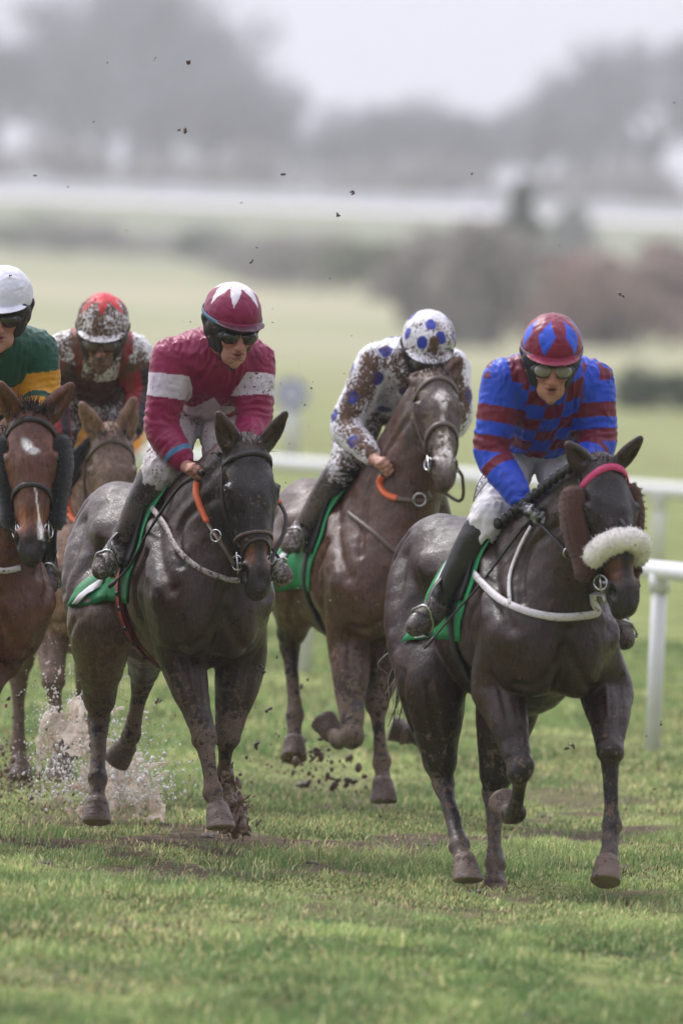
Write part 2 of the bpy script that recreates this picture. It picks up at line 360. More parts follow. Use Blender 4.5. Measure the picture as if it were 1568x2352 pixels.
    b = N(t, 'Bump', Strength=bump, Distance=0.004 if hair else .003); t.links.new(h1.outputs[0], b.inputs['Height']); t.links.new(b.outputs[0], p.inputs['Normal'])
    if crease:                                            # small sharp creases of thin cloth
        n7 = N(t, 'TexNoise', Scale=13.0, Detail=3.0, Roughness=.55, Distortion=1.6, noise_type='RIDGED_MULTIFRACTAL'); t.links.new(co.outputs['Object'], n7.inputs['Vector']); b2 = N(t, 'Bump', Strength=crease, Distance=.012); t.links.new(n7.outputs[0], b2.inputs['Height']); t.links.new(b.outputs[0], b2.inputs['Normal']); t.links.new(b2.outputs[0], p.inputs['Normal'])
    return m
M_coat = painted('horse coat', 0.33, 0.8, True, '6d5b4e', spec=0.45, rvar=.26, mudscale=38)
M_skin = painted('skin', 0.5, 0.15, False, '5d4c40', spec=0.4)
M_silk = painted('racing silks', 0.42, 0.12, False, '5e4636', sheen=0.1, spec=0.4, mudscale=84, crease=.45)
M_breech = painted('breeches', 0.6, 0.15, False, '5a473c', spec=0.3, mudscale=70, crease=.35)
M_boot = painted('boot leather', 0.24, 0.25, False, '5d5048', spec=0.6)
M_hoof = painted('hoof', 0.42, 0.6, False, '54443a', spec=0.5)
M_hair = plain('dark horse hair', '1d191a', 0.45, var=0.4, scale=200)
M_leather = plain('dark leather', '2a2422', 0.4, var=0.3, scale=60, bump=0.2, mud=0.25)
M_leather2 = plain('muddy brown leather', '5a4a42', 0.5, var=0.3, scale=60, bump=0.2, mud=0.4)
M_black = plain('black webbing', '1b1a1d', 0.5, var=0.3, bump=0.2)
M_white_strap = plain('white webbing', 'c9c3c6', 0.55, var=0.12, scale=80, bump=0.2, mud=0.36)
M_white_mud = plain('muddy white webbing', 'b0a5a4', 0.6, var=0.25, scale=80, bump=0.2, mud=0.55)
M_orange = plain('orange rubber', 'd8673a', 0.5, var=0.12, scale=90, mud=0.12)
M_steel = plain('steel', 'b8b8ba', 0.25, 1.0, var=0.15)
M_green = plain('green saddle cloth', '118048', 0.6, var=0.22, scale=18, bump=0.3, mud=0.30)
M_clothw = plain('white cloth', 'd8d6da', 0.6, var=0.06, scale=25, bump=0.15, mud=0.2)
M_red = plain('red webbing', 'a01824', 0.5, var=0.12, scale=40, bump=0.2, mud=0.1)
M_fleecew = plain('white sheepskin', 'f2ebe5', 0.9, var=0.12, scale=60, bump=0.9, sheen=0.5)
M_fleeceb = plain('brown sheepskin', '4e2f25', 0.95, var=0.25, scale=90, bump=0.9, sheen=0.15)
M_fleecek = plain('black sheepskin', '16161c', 0.95, var=0.3, scale=90, bump=0.9, sheen=0.3)
M_pink = plain('pink and blue browband', 'c23a6c', 0.5, var=0.35, scale=160, bump=0.2)
def _eye():
    m, t, p = _new('horse eye'); p.inputs['Base Color'].default_value = (*lin('140d0a'), 1); p.inputs['Roughness'].default_value = 0.14; p.inputs['Coat Weight'].default_value = 0.6; return m
M_eye = _eye()
def _lens(name, c, r):
    m, t, p = _new(name); p.inputs['Base Color'].default_value = (*lin(c), 1); p.inputs['Roughness'].default_value = r; p.inputs['Coat Weight'].default_value = 0.7; p.inputs['Coat Roughness'].default_value = 0.05; return m
M_lens = _lens('goggle lens', '8d8780', 0.12); M_lensd = _lens('dark goggle lens', '2c2624', 0.12); M_lensm = _lens('muddy goggle lens', '5b4d44', 0.5)
# ------------------------------------------------------------------ horses
class Horse: pass
def sheet(mb, P, Nn, th):
    """draped sheet: P, Nn grids (a,b,3), thickness th outwards"""
    a, b = P.shape[:2]; V = np.concatenate([(P + Nn * th).reshape(-1, 3), P.reshape(-1, 3)]); o = a * b; F = []
    for i in range(a - 1):
        for j in range(b - 1):
            q = (i * b + j, (i + 1) * b + j, (i + 1) * b + j + 1, i * b + j + 1); F.append(q); F.append(tuple(o + x for x in q[::-1]))
    ring = [i * b for i in range(a)] + [(a - 1) * b + j for j in range(1, b)] + [i * b + b - 1 for i in range(a - 2, -1, -1)] + [j for j in range(b - 2, 0, -1)]
    for u, v in zip(ring, ring[1:] + ring[:1]): F.append((v, u, o + u, o + v))
    mb.add(V, F); return mb
def strands(mb, roots, tips, r0=0.004, bend=0.03, seed=0, n=4):
    """tapering hair strands"""
    g = np.random.default_rng(seed)
    for a, b in zip(roots, tips):
        a = np.asarray(a, float); b = np.asarray(b, float); q = g.normal(0, bend, 3); P = [a + (b - a) * t + q * (t * (1.0 - 0.4 * t)) * 1.6 for t in np.linspace(0, 1, n + 1)]
        mb.tube(P, [r0 * (1 - 0.8 * t) for t in np.linspace(0, 1, n + 1)], 3)
def build_horse(S):
    H = Horse(); H.S = S; fr = H.fr = S['fr']; PX = fr.PX; hs_ = S.get('hs', 1.0); zs = fr.zw / 1.58
    root = H.root = empty('horse', fr.o, fr.rot); tag(root, S['label'], 'horse', 'racehorses galloping in the pack')
    poll = PX(*S['poll']); muz = PX(*S['muz']); ax = nrm(muz - poll); Lh = np.linalg.norm(muz - poll); k = Lh / 0.62
    fn = fr.dirl(S['yaw'], S.get('fdz', 0.1)); fn = nrm(fn - ax * (fn @ ax)); lat = np.cross(ax, fn)
    if lat @ np.array([0, 1, 0]) < 0: lat = -lat
    H.poll, H.ax, H.fn, H.lat, H.k, H.Lh = poll, ax, fn, lat, k, Lh
    wk = S.get('headw', 1.0)
    HP = H.HP = lambda t, n, s: poll + ax * (t * Lh) + fn * (n * k) + lat * (s * k * wk)
    pts = [poll, muz, np.array([-1.4, -0.5, 0.6]), np.array([0.6, 0.5, 1.8])]
    legs = {}
    for nme, L in S['legs'].items(): legs[nme] = [np.asarray(fr.PX(*q) if len(q) == 3 else q[:3], float) for q in L]; pts += legs[nme]
    ears = [PX(*e) for e in S['ears']]; pts += ears
    pts = np.array(pts); h = S.get('h', 0.0085)
    G = H.sdf = SDF(pts.min(0) - 0.16, pts.max(0) + 0.16, h)
    wd = S.get('wide', 1.0); z = lambda p: np.array([p[0], p[1] * wd, p[2] * zs])
    # trunk
    G.ell(z((.0, 0, 1.13)), (.44, .26 * wd, .39), k=.05)
    G.ell(z((-.38, 0, 1.13)), (.52, .30 * wd, .345), k=.12)
    G.ell(z((-.72, 0, 1.21)), (.40, .255 * wd, .29), k=.12)
    for s in (-1, 1):
        G.ell(z((-.90, s * .11, 1.27)), (.34, .185, .285), k=.1)
        G.ell(z((-1.02, s * .15, 1.12)), (.20, .13, .30), k=.1)
        G.ell(z((-.68, s * .20, 1.33)), (.11, .07, .06), k=.08)                      # point of hip
        G.cap(z((-.05, s * .10, 1.45)), z((.34, s * .17, 1.10)), .09, .125, k=.12)     # shoulder blade
        G.ell(z((.02, s * .20, 1.10)), (.20, .09, .16), k=.07)                         # triceps
        G.ell(z((.40, s * .095, .99)), (.12, .105, .16), k=.07)                        # pectorals
        G.ell(z((.30, s * .17, 1.02)), (.11, .10, .17), k=.06)
    G.cap(z((.02, 0, 1.50)), z((-.30, 0, 1.47)), .055, .06, k=.16)
    G.cap(z((-.4, 0, 1.44)), z((-1.12, 0, 1.38)), .06, .06, k=.12)
    G.ell(z((.28, 0, 1.14)), (.24, .20, .26), k=.1)
    # neck
    wth = z((-.04, 0, 1.44)); thr = HP(.30, -.22, 0); cr = HP(.04, -.11, 0); nb = z((.22, 0, 1.16))
    mid1 = (wth + cr) / 2 + S.get('crest', np.array([0, 0, .03])); mid2 = (nb + thr) / 2 + S.get('throat', np.array([0, 0, .0]))
    side = np.array([0, 1, 0]) * .6 + lat * .4
    G.chain([(wth, .13), (mid1, .085), (cr, .07 * k)], k=.08, flat=(side, .9))
    G.chain([(nb, .20), (mid2, .125), (thr, .075 * k)], k=.10, flat=(side, .80))
    G.chain([((wth + nb) / 2 + np.array([.05, 0, .02]), .19), ((mid1 + mid2) / 2, .13), ((cr + thr) / 2, .085 * k)], k=.10, flat=(side, .78))
    # head: t down the face, n out of the face, s to the side
    E = lambda c, r, kk=.03, sub=False: G.ell(HP(*c), (r[0] * k, r[1] * k, r[2] * k * wk), (ax, fn, lat), kk * k, sub)
    C = lambda a, b, ra, rb, kk=.03, f=None: G.cap(HP(*a), HP(*b), ra * k, rb * k, kk * k, f)
    E((.12, -.085, 0), (.13, .085, .083)); E((.29, -.075, 0), (.16, .072, .094), .04)
    C((.30, -.07, 0), (.62, -.05, 0), .072, .050, .05); C((.35, -.034, 0), (.82, -.040, 0), .044, .033, .05)
    for s in (-1, 1):
        E((.30, -.055, s * .080), (.07, .030, .026), .03)                         # brow
        E((.33, -.165, s * .045), (.125, .090, .042), .04)                        # jaw
        C((.38, -.11, s * .045), (.66, -.085, s * .025), .045, .040, .05)
        C((.36, -.075, s * .078), (.55, -.070, s * .055), .014, .008, .03)            # facial crest
        C((.42, -.19, s * .03), (.86, -.115, s * .014), .032, .026, .05)
        E((.30, -.067, s * .095), (.022, .020, .018), .010)
        E((.255, -.055, s * .098), (.035, .012, .012), .012)
    E((.87, -.062, 0), (.088, .052, .050), .05)
    E((.955, -.062, 0), (.045, .045, .045), .03); E((.945, -.108, 0), (.05, .035, .036), .02)
    for s in (-1, 1):
        G.ell(HP(.865, -.040, s * .045), (.052 * k, .030 * k, .022 * k), (nrm(ax + lat * s * -.25), fn, nrm(lat + ax * s * .25)), .022 * k)
        G.ell(HP(.872, -.026, s * .060), (.034 * k, .026 * k, .015 * k), (nrm(ax + lat * s * -.3), nrm(fn + lat * s * .35), nrm(lat - fn * s * .35)), .006, True)
    if S.get('mouth', 1):
        for s in (-1, 1): C2 = G.cap(HP(.80, -.098, s * .052), HP(.965, -.088, s * .030), .007, .006, .008, None, True)
    # ears
    for i, s in enumerate((-1, 1)):
        b = HP(.02, -.085, s * .062); tip = ears[i]; d = nrm(tip - b); el = np.linalg.norm(tip - b); fwd = S['earf'][i] if 'earf' in S else fn + lat * s * .5
        fw = nrm(np.asarray(fwd) - d * (np.asarray(fwd) @ d))
        G.chain([(b, .036 * k), (b + d * el * .33 - fw * .004, .039 * k), (b + d * el * .62 - fw * .003, .031 * k), (b + d * el * .88, .014 * k), (tip, .006 * k)], k=.012, flat=(fw, .62))
        G.chain([(b + d * el * .30 + fw * .026 * k, .012 * k), (b + d * el * .5 + fw * .024 * k, .016 * k), (b + d * el * .8 + fw * .018 * k, .006 * k)], k=.006, sub=True)
    # legs
    ls = S.get('ls', 1.0); hooves = []
    for nme, L in legs.items():
        s = -1 if nme[0] == 'R' else 1
        q = L; fore = nme[1] == 'F'
        lt = np.array([0, 1.0, 0])
        if fore:
            el, kn, ft, hc, ht = q; d1 = nrm(kn - el)
            sh = z((.26, s * .17, 1.10))
            G.chain([(sh, .12 * ls), (el, .098 * ls), (el + (kn - el) * .35, .076 * ls), (el + (kn - el) * .72, .049 * ls), (kn - d1 * .05, .040 * ls)], k=.035)
            G.ell(el + (kn - el) * .28 + np.array([.03, 0, 0]), (.13, .055, .06), (d1, np.cross(d1, lt), lt), .05)
            d2 = nrm(ft - kn)
            G.ell(kn, (.066 * ls, .054 * ls, .060 * ls), (nrm(d1 + d2), nrm(np.cross(d1 + d2, lt)), lt), .018)
            for w in (-1, 1): G.ell(kn + d2 * .022 + lt * w * .026, (.026, .03, .024), None, .015); G.ell(kn - d1 * .03 + lt * w * .028, (.024, .03, .022), None, .015)
            G.chain([(kn + d2 * .03, .040 * ls), (kn + (ft - kn) * .35, .029 * ls), (kn + (ft - kn) * .75, .028 * ls), (ft, .038 * ls)], k=.012)
            for w, o in ((-1, .0), (1, .012)): G.chain([(el + d1 * .06 + np.array([.055, w * .035, 0]), .010), (el + (kn - el) * .5 + np.array([.052, w * .018 + o, 0]), .009), (kn - d1 * .07 + np.array([.036, w * .02, 0]), .007)], k=.012)
            cb = np.cross(lt, d2)
            for w in (-1, 1): G.cap(kn + d2 * .07 + lt * w * .014 - cb * .014, ft - d2 * .04 + lt * w * .010 - cb * .020, .012, .012, .01)
        else:
            st, hk, ft, hc, ht = q; d1 = nrm(hk - st); d2 = nrm(ft - hk)
            hip = z((-.90, s * .13, 1.22))
            G.chain([(hip, .20 * ls), ((hip + st) / 2 + np.array([-.04, 0, 0]), .175 * ls), (st, .125 * ls), (st + (hk - st) * .35, .098 * ls), (st + (hk - st) * .72, .056 * ls), (hk - d1 * .06, .043 * ls)], k=.045)
            back = nrm(-d2 * 0 + np.cross(np.cross(d1, d2), d2)) if np.linalg.norm(np.cross(d1, d2)) > .12 else np.array([-1.0, 0, 0])
            if back[0] > 0: back = -back
            G.cap(st + (hk - st) * .55 + back * .07, hk + back * .062 - d2 * .02, .026, .026, .035)
            G.ell(hk, (.075 * ls, .052 * ls, .052 * ls), (d2, back, nrm(np.cross(d2, back))), .018); G.cap(hk - d2 * .02, hk + back * .065 - d2 * .04, .032, .027, .02)
            G.chain([(hk + d2 * .03, .041 * ls), (hk + (ft - hk) * .35, .031 * ls), (hk + (ft - hk) * .75, .029 * ls), (ft, .038 * ls)], k=.012)
            lt2 = nrm(np.cross(d2, back))
            for w in (-1, 1): G.cap(hk + d2 * .08 + lt2 * w * .012 + back * .02, ft - d2 * .03 + lt2 * w * .010 + back * .024, .013, .012, .01)
        hc = ht + nrm(hc - ht) * .080 * ls; d3 = nrm(hc - ft); bk = nrm(np.array([-1.0, 0, 0]) - d2 * -d2[0])
        G.ell(ft, (.046 * ls, .045 * ls, .046 * ls), (d2, nrm(np.cross(d2, lt)), lt), .012); G.cap(ft + bk * .025, ft + bk * .034 + d2 * .025, .027, .018, .015)
        G.chain([(ft, .036 * ls), ((ft + hc) / 2, .033 * ls), (hc, .043 * ls)], k=.010)
        G.ell(hc, (.018, .050 * ls, .050 * ls), (d3, nrm(np.cross(d3, lt)), lt), .015)
        hooves.append((nme, hc, ht))
    # fine unevenness of muscles
    V, F = G.mesh(); n = vnormals(V, F); V = V + n * (fbm(V, 7, 3, 3) * .0055 + fbm(V, 28, 2, 9) * .0014)[:, None]
    def crease(pts, depth, w):                            # groove (or ridge, depth < 0) along a path laid on the skin
        P = np.array(spline([np.asarray(p, float) for p in pts], 6))
        for _ in range(10): P = P - G.grad(P) * G.samp(P)[:, None] * .8
        near = np.nonzero(((V > P.min(0) - 4 * w) & (V < P.max(0) + 4 * w)).all(1))[0]
        if not len(near): return
        d = np.min([seg(V[near], p, q_)[0] for p, q_ in zip(P[:-1], P[1:]) if np.linalg.norm(q_ - p) > 1e-4] or [np.full(len(near), 9.)], 0); V[near] -= n[near] * (depth * 1.7 * np.exp(-(d / w) ** 2))[:, None]
    for s in (-1, 1):
        crease([z((.02, s * .2, 1.48)), z((.24, s * .25, 1.30)), z((.42, s * .22, 1.12))], .014, .035)
        crease([z((-.14, s * .3, 1.34)), z((-.19, s * .32, 1.12)), z((-.10, s * .28, .92))], .013, .04)
        crease([z((.16, s * .26, 1.26)), z((.06, s * .3, 1.14)), z((.08, s * .3, .98))], .010, .026)
        crease([z((.06, s * .28, 1.40)), z((.26, s * .27, 1.16))], -.007, .03)
        crease([z((-.98, s * .25, 1.44)), z((-1.04, s * .3, 1.20)), z((-.95, s * .32, .98))], .012, .03)
        crease([z((-.86, s * .28, 1.36)), z((-.72, s * .32, 1.06))], .012, .035)
        crease([z((-.58, s * .33, 1.25)), z((-.66, s * .31, 1.12)), z((-.62, s * .3, .98))], .016, .05)
        crease([z((-.66, s * .26, 1.36)), z((-.60, s * .31, 1.30))], -.012, .04)
        crease([HP(.30, -.20, s * .09), (mid2 * .8 + mid1 * .2) + np.array([0, s * .16, 0]), z((.38, s * .13, 1.2))], .010, .022)
        crease([(cr * .75 + thr * .25) + np.array([0, s * .1, 0]), (mid1 * .55 + mid2 * .45) + np.array([0, s * .15, 0]), z((.16, s * .22, 1.38))], .007, .03)
        crease([z((.46, s * .02, 1.05)), z((.50, s * .10, .90)), z((.40, s * .2, .86))], .010, .025)
        for i in range(5): crease([z((-.30 - i * .075, s * .33, 1.30)), z((-.34 - i * .075, s * .34, 1.02))], .0028, .018)
        crease([HP(.34, -.10, s * .1), HP(.44, -.09, s * .085), HP(.56, -.08, s * .07)], .004, .010); crease([HP(.22, -.05, s * .1), HP(.24, -.07, s * .1)], .008, .018)
        crease([HP(.45, -.05, s * .07), HP(.62, -.06, s * .06), HP(.74, -.085, s * .05)], -.0025, .005)
        crease([HP(.31, -.035, s * .10), HP(.268, -.055, s * .11), HP(.285, -.085, s * .105)], -.0055, .009); crease([HP(.25, -.04, s * .1), HP(.235, -.065, s * .105)], .007, .014); crease([HP(.335, -.045, s * .1), HP(.35, -.07, s * .1)], -.003, .008)
        crease([HP(.835, -.03, s * .03), HP(.83, -.045, s * .06), HP(.86, -.06, s * .065)], -.003, .008)
    crease([z((.52, 0, 1.12)), z((.52, 0, .98)), z((.45, 0, .86))], .016, .03)
    for nme, L in legs.items():
        s = -1 if nme[0] == 'R' else 1
        if nme[1] == 'F':
            el, kn = L[0], L[1]
            crease([el + np.array([.09, s * .03, .06]), (el + kn) / 2 + np.array([.07, s * .025, 0]), kn + (el - kn) * .25 + np.array([.04, s * .02, 0])], .007, .016)
            crease([el + np.array([.09, -s * .03, .0]), (el + kn) / 2 + np.array([.07, -s * .02, 0])], -.004, .008)
        else:
            st, hk = L[0], L[1]
            crease([st + np.array([.03, s * .12, .02]), (st + hk) / 2 + np.array([.0, s * .09, 0])], .008, .02); crease([st + np.array([.1, s * .04, -.02]), (st + hk) / 2 + np.array([.06, s * .02, 0])], .006, .016)
    # coat colours and mud
    q = V - poll; hc_ = np.stack([q @ ax / Lh, q @ fn / k, q @ lat / (k * wk)], 1)
    isH = (np.abs(hc_[:, 2]) < .16) & (hc_[:, 0] > -.03) & (hc_[:, 0] < 1.1) & (hc_[:, 1] > -.26 + .12 * hc_[:, 0]) & (hc_[:, 1] < .1)
    coat = lin(S['coat']); col = np.tile(coat, (len(V), 1)); mud = np.full(len(V), S.get('mud', .2))
    low = np.maximum(sstep(.80, .45, V[:, 2]), sstep(1.02, .80, V[:, 2]) * sstep(-.55, -.70, V[:, 0])); col = col * (1 - low[:, None]) + lin(S['legcol']) * low[:, None]
    lw = (.75 * sstep(.40, .10, V[:, 2]) * (V[:, 2] > -.2))[:, None]; col = col * (1 - lw) + lin('57483e') * lw
    if 'under' in S:
        u = sstep(1.22, .95, V[:, 2]) * (1 - low) * sstep(.10, -.08, V[:, 0]) * sstep(-.80, -.62, V[:, 0]); col = col * (1 - .85 * u[:, None]) + .85 * lin(S['under']) * u[:, None]
    mud = mud + S.get('legmud', .35) * sstep(1.0, .5, V[:, 2])
    hcl = lin(S.get('headcol', S['coat'])); w = sstep(-.03, .1, hc_[:, 0]) * isH; col = col * (1 - w[:, None]) + hcl * w[:, None]
    w = sstep(.74, .88, hc_[:, 0]) * isH; col = col * (1 - w[:, None]) + lin(S.get('muzcol', '2a2626')) * w[:, None]
    if 'tan' in S:
        w = np.exp(-((hc_[:, 0] - .74) / .085) ** 2 - ((np.abs(hc_[:, 2]) - .036) / .018) ** 2) * isH * (hc_[:, 1] > -.12); w = np.clip(w * .8, 0, 1); col = col * (1 - w[:, None]) + lin(S['tan']) * w[:, None]
    for i, s in enumerate((-1, 1)):                            # nostril lining
        w = np.exp(-(((hc_[:, 0] - .872) * .62 / .03) ** 2 + ((hc_[:, 1] + .035) / .02) ** 2 + ((hc_[:, 2] - s * .055) / .014) ** 2)) * isH; w = np.clip(w * 1.5, 0, 1); col = col * (1 - w[:, None]) + lin('100c0c') * w[:, None]
    mud = np.where(isH, S.get('headmud', .25), mud)
    if 'paint' in S: col, mud = S['paint'](V, hc_, isH, col, mud)
    H.body = make('body', V, F, M_coat, root, col, mud)
    # hooves with shoes
    for nme, hc, ht in hooves:
        A = nrm(ht - hc); sn = nrm(S.get('sole', {}).get(nme, A)); Lq = np.linalg.norm(ht - hc)
        g = SDF(np.minimum(hc, ht) - .13, np.maximum(hc, ht) + .13, .006); g.cap(hc - A * .006, ht + A * .04, .051 * ls, .074 * ls, .0); g.cut(ht, sn, .008)
        hv, hf = g.mesh(); hn = vnormals(hv, hf); ha = (hv - hc) @ A; hv = hv + hn * (np.sin(ha * 420 + noise(hv, 30) * 1.5) * .0007 + fbm(hv, 22, 2, 7) * .003)[:, None]; hw = sstep(.012, .0, (hv - ht) @ -sn); hcw = lin(S.get('hoofcol', '6b5c54')) * (1 - hw[:, None]) + lin('8a7a68') * hw[:, None]
        hm = np.clip(S.get('hoofmud', .35) + .25 * noise(hv, 18, 4), 0, 1); make('hoof', hv, hf, M_hoof, root, hcw, hm)
    # eyes
    for s in (-1, 1):
        c = HP(.305, -.062, s * .1015); mb = MB(); mb.ball(c, (.0205 * k, .0195 * k, .016 * k), 12, 9, (ax, fn, lat)); mb.build('eye', M_eye, root)
    return H
def ring(H, t, angs, slope=0.0, n0=-.085, off=.003):
    """points on the head round its axis at t; angle 0 is the middle of the face; slope moves the sides along the head"""
    P = []; Nn = []
    for a in angs:
        d = H.fn * math.cos(a) + H.lat * math.sin(a); c = H.HP(t + slope * (1 - math.cos(a)), n0, 0); p = H.sdf.march(c + d * .24 * H.k, -d, .3)
        if p is None: p = c + d * .06
        P.append(p + d * off); Nn.append(d)
    return np.array(P), np.array(Nn)
def ringsmooth(P):
    Q = P.copy()
    for _ in range(2): Q[1:-1] = Q[1:-1] * .5 + (Q[:-2] + Q[2:]) * .25
    return np.where(((Q - P) ** 2).sum(1, keepdims=True) > 0, Q, P)
def hit(H, px, py, off=0.0):
    o, d = H.fr.rayl(px, py); t0 = (H.fr.o[1] - 2.2); p = H.sdf.march(o + d * t0, d, 4.5)
    if p is None: return None
    n = H.sdf.grad(p)[0]; return p + n * off
def on_skin(H, pts, off=.004, n=8, it=12):
    """smooth a path through pts and settle it on the horse's skin"""
    P = np.array(spline(pts, n))
    for _ in range(it): P = P - H.sdf.grad(P) * (H.sdf.samp(P) - off)[:, None] * .8
    return P, H.sdf.grad(P)
def camp(H, lst, off=.004, n=8):
    """path from picture points (px,py) seen on the horse, or explicit local points"""
    pts = []
    for q in lst:
        p = hit(H, *q) if len(q) == 2 else np.asarray(q, float)
        if p is not None: pts.append(p)
    return on_skin(H, pts, off, n)
def drape(H, xs, phs, zc=1.12, off=.006, shape=None):
    """grid of points on the trunk: xs along the back, phs angles from the top (positive = horse's left)"""
    P = np.zeros((len(xs), len(phs), 3)); zc = zc * H.fr.zw / 1.58; sd = H.sdf
    for i, x in enumerate(xs):
        for j, a in enumerate(phs):
            xx = x if shape is None else shape(x, a); d = np.array([0, math.sin(a), math.cos(a)]); c = np.array([xx, 0, zc])
            o = c + d * .62; t = np.arange(0, .6, .004); Q = o - t[:, None] * d; v = sd.samp(Q) - off; ii = np.nonzero(v < 0)[0]
            P[i, j] = Q[ii[0]] if len(ii) else c + d * .3
    for _ in range(2):
        Q = P.copy(); Q[1:-1, 1:-1] = .4 * P[1:-1, 1:-1] + .15 * (P[:-2, 1:-1] + P[2:, 1:-1] + P[1:-1, :-2] + P[1:-1, 2:]); P = Q
    Nn = sd.grad(P.reshape(-1, 3)).reshape(P.shape); return P, Nn
def torus(mb, c, axis, R_, r, n=18, m=6, squash=1.0):
    a = nrm(axis); u = nrm(np.cross(a, (0.3, 0.5, 1))); w = np.cross(a, u); mb.tube([c + R_ * (u * math.cos(t) + w * math.sin(t) * squash) for t in np.linspace(0, 2 * math.pi, n, endpoint=False)], r, m, close=True, up=a)
def tack(H):
    """bridle, saddle, saddle cloth, girth and breastplate as parts of the horse that wears them"""
    S = H.S; root = H.root; HP = H.HP; k = H.k; D = np.linspace
    lea = S.get('leather', M_leather)
    br = H.bridle = None
    # bridle headpiece = the strap over the poll down both cheeks; browband, noseband, bit are its sub-parts
    mb = MB()
    for s in (-1, 1):
        P = []
        for t in D(.08, .76, 12):
            o = HP(t, -.095 - .02 * math.sin(t * 3), s * .25); p = H.sdf.march(o, -H.lat * s, .3 * k); P.append((p if p is not None else HP(t, -.095, s * .07)) + H.lat * s * .003)
        P = ringsmooth(np.array(P)); mb.strip(P, np.tile(H.lat * s, (len(P), 1)), .018, .005)
    P, Nn = ring(H, .055, D(-2.0, 2.0, 15), n0=-.1); H.bridle = br = mb.build('bridle', lea, root)
    mb = MB(); P, Nn = ring(H, S.get('brow', .105), D(-1.75, 1.75, 21), S.get('browslope', .04)); mb.strip(ringsmooth(P), Nn, S.get('browwidth', .026), .007); mb.build('browband', S.get('browmat', lea), br)
    if S.get('nose', .58):
        mb = MB(); P, Nn = ring(H, S['nose'], D(-2.3, 2.3, 25), S.get('noseslope', .05))
        P = ringsmooth(P)
        if S.get('fleece_nose'):
            a = D(-1.65, 1.65, 34); P, Nn = ring(H, S['nose'], a, .075); P = ringsmooth(ringsmooth(P)); P = P + Nn * .022 * k
            mb.tube(P, [(.048 * (1 - .0 * abs(x)) * k * (1 if abs(x) < 1.5 else .85) ) for x in a], 16, up=H.ax)
            V = np.concatenate(mb.V); n_ = V - np.repeat(P, 16, 0); n_ /= np.linalg.norm(n_, axis=1, keepdims=True); V = V + n_ * (fbm(V, 45, 3, 5) * .006)[:, None]; mb.V = [V]
            nb = mb.build('noseband', M_fleecew, br)
            fz = MB(); g = np.random.default_rng(3); Pn = vnormals(V, np.array([f for f in mb.F if len(f) == 4])); ii = g.integers(0, len(V), 2200)
            strands(fz, V[ii] + g.normal(0, .004, (len(ii), 3)), V[ii] + Pn[ii] * .003 + g.normal(0, .003, (len(ii), 3)), .0016, .003, 4, 2); fz.build('fleece', M_fleecew, nb)
        else: mb.strip(P, Nn, S.get('nosewidth', .024), .008); mb.build('noseband', S.get('nosemat', lea), br)
    if S.get('flash'):
        mb = MB(); P, Nn = ring(H, S['nose'] + .045, D(-2.2, 2.2, 21), .16); mb.strip(ringsmooth(P), Nn, .016, .006); mb.build('flash_strap', lea, br)
    if S.get('cheek_fleece'):
        for s in (-1, 1):
            P = [];rr = []
            for t in D(.12, .74, 16):
                P.append(HP(t, -.105 - .05 * math.sin(t * 2.4), s * (.118 - .06 * max(0, t - .3)) )); rr.append((.034 + .019 * math.sin(min(1, (t - .06) / .5) * math.pi * .9)) * k)
            rr[0] *= .6; rr[-1] *= .55
            mb = MB(); mb.tube(P, rr, 14, up=H.fn); V = np.concatenate(mb.V); cc = np.repeat(np.array(P), 14, 0); d = V - cc; d = d + np.outer(d @ H.fn, H.fn) * .55; V = cc + d; n_ = nrm(d) if 0 else d / np.linalg.norm(d, axis=1, keepdims=True); V = V + n_ * (fbm(V, 60, 2, 5) * .004)[:, None]; mb.V = [V]
            nb = mb.build('sheepskin_cheekpiece', S['cheek_fleece'], br)
            fz = MB(); g = np.random.default_rng(8); ii = g.integers(0, len(V), 1500); strands(fz, V[ii] + g.normal(0, .004, (len(ii), 3)), V[ii] + n_[ii] * .006 + g.normal(0, .004, (len(ii), 3)), .0013, .002, 4, 2); fz.build('fleece', S['cheek_fleece'], nb)
    mb = MB()
    for s in (-1, 1):
        c = HP(.775, -.10, s * .066); torus(mb, c, nrm(H.lat + H.fn * s * .5), .034 * k, .0055, squash=.85)
        mb.tube([c + H.ax * -.045 * k, c + H.ax * .045 * k], .006, 6)
    mb.tube([HP(.775, -.10, -.06), HP(.785, -.095, 0), HP(.775, -.10, .06)], .008, 6); mb.build('bit', M_steel, br)
    H.bitR = HP(.785, -.115, -.072); H.bitL = HP(.785, -.115, .072)
    # saddle cloth, saddle, girth
    if S.get('saddle', True):
        a0 = R(S.get('clothdeg', 106)); sk = lambda x, a: x - .07 * max(0, abs(a) - .9) * 1.0
        mb = MB(); P, Nn = drape(H, D(-.49, .03, 22), D(-a0, a0, 40), shape=sk, off=.006)
        W = np.sin(np.arange(22)[:, None] * .9 + np.arange(40)[None] * .35) * .009 * np.linspace(0, 1, 22)[::-1][:, None]; P = P + Nn * W[..., None]
        sheet(mb, P, Nn, .005); sc_ = mb.build('saddle_cloth', M_green, root)
        mb = MB(); Pb, Nb = drape(H, D(-.435, -.395, 4), D(-a0 * .985, a0 * .985, 40), shape=sk, off=.014); sheet(mb, Pb, Nb, .003); mb.build('cloth_border', M_clothw, sc_)
        mb = MB(); a1 = R(72); P, Nn = drape(H, D(-.36, -.03, 16), D(-a1, a1, 30), off=.016); lift = np.zeros(P.shape[:2]); lift += np.exp(-((np.arange(16) - 13) / 2.2) ** 2)[:, None] * .035 * np.exp(-(np.linspace(-1, 1, 30) / .35) ** 2)[None]; lift += np.exp(-((np.arange(16) - 1) / 2.2) ** 2)[:, None] * .03 * np.exp(-(np.linspace(-1, 1, 30) / .5) ** 2)[None]
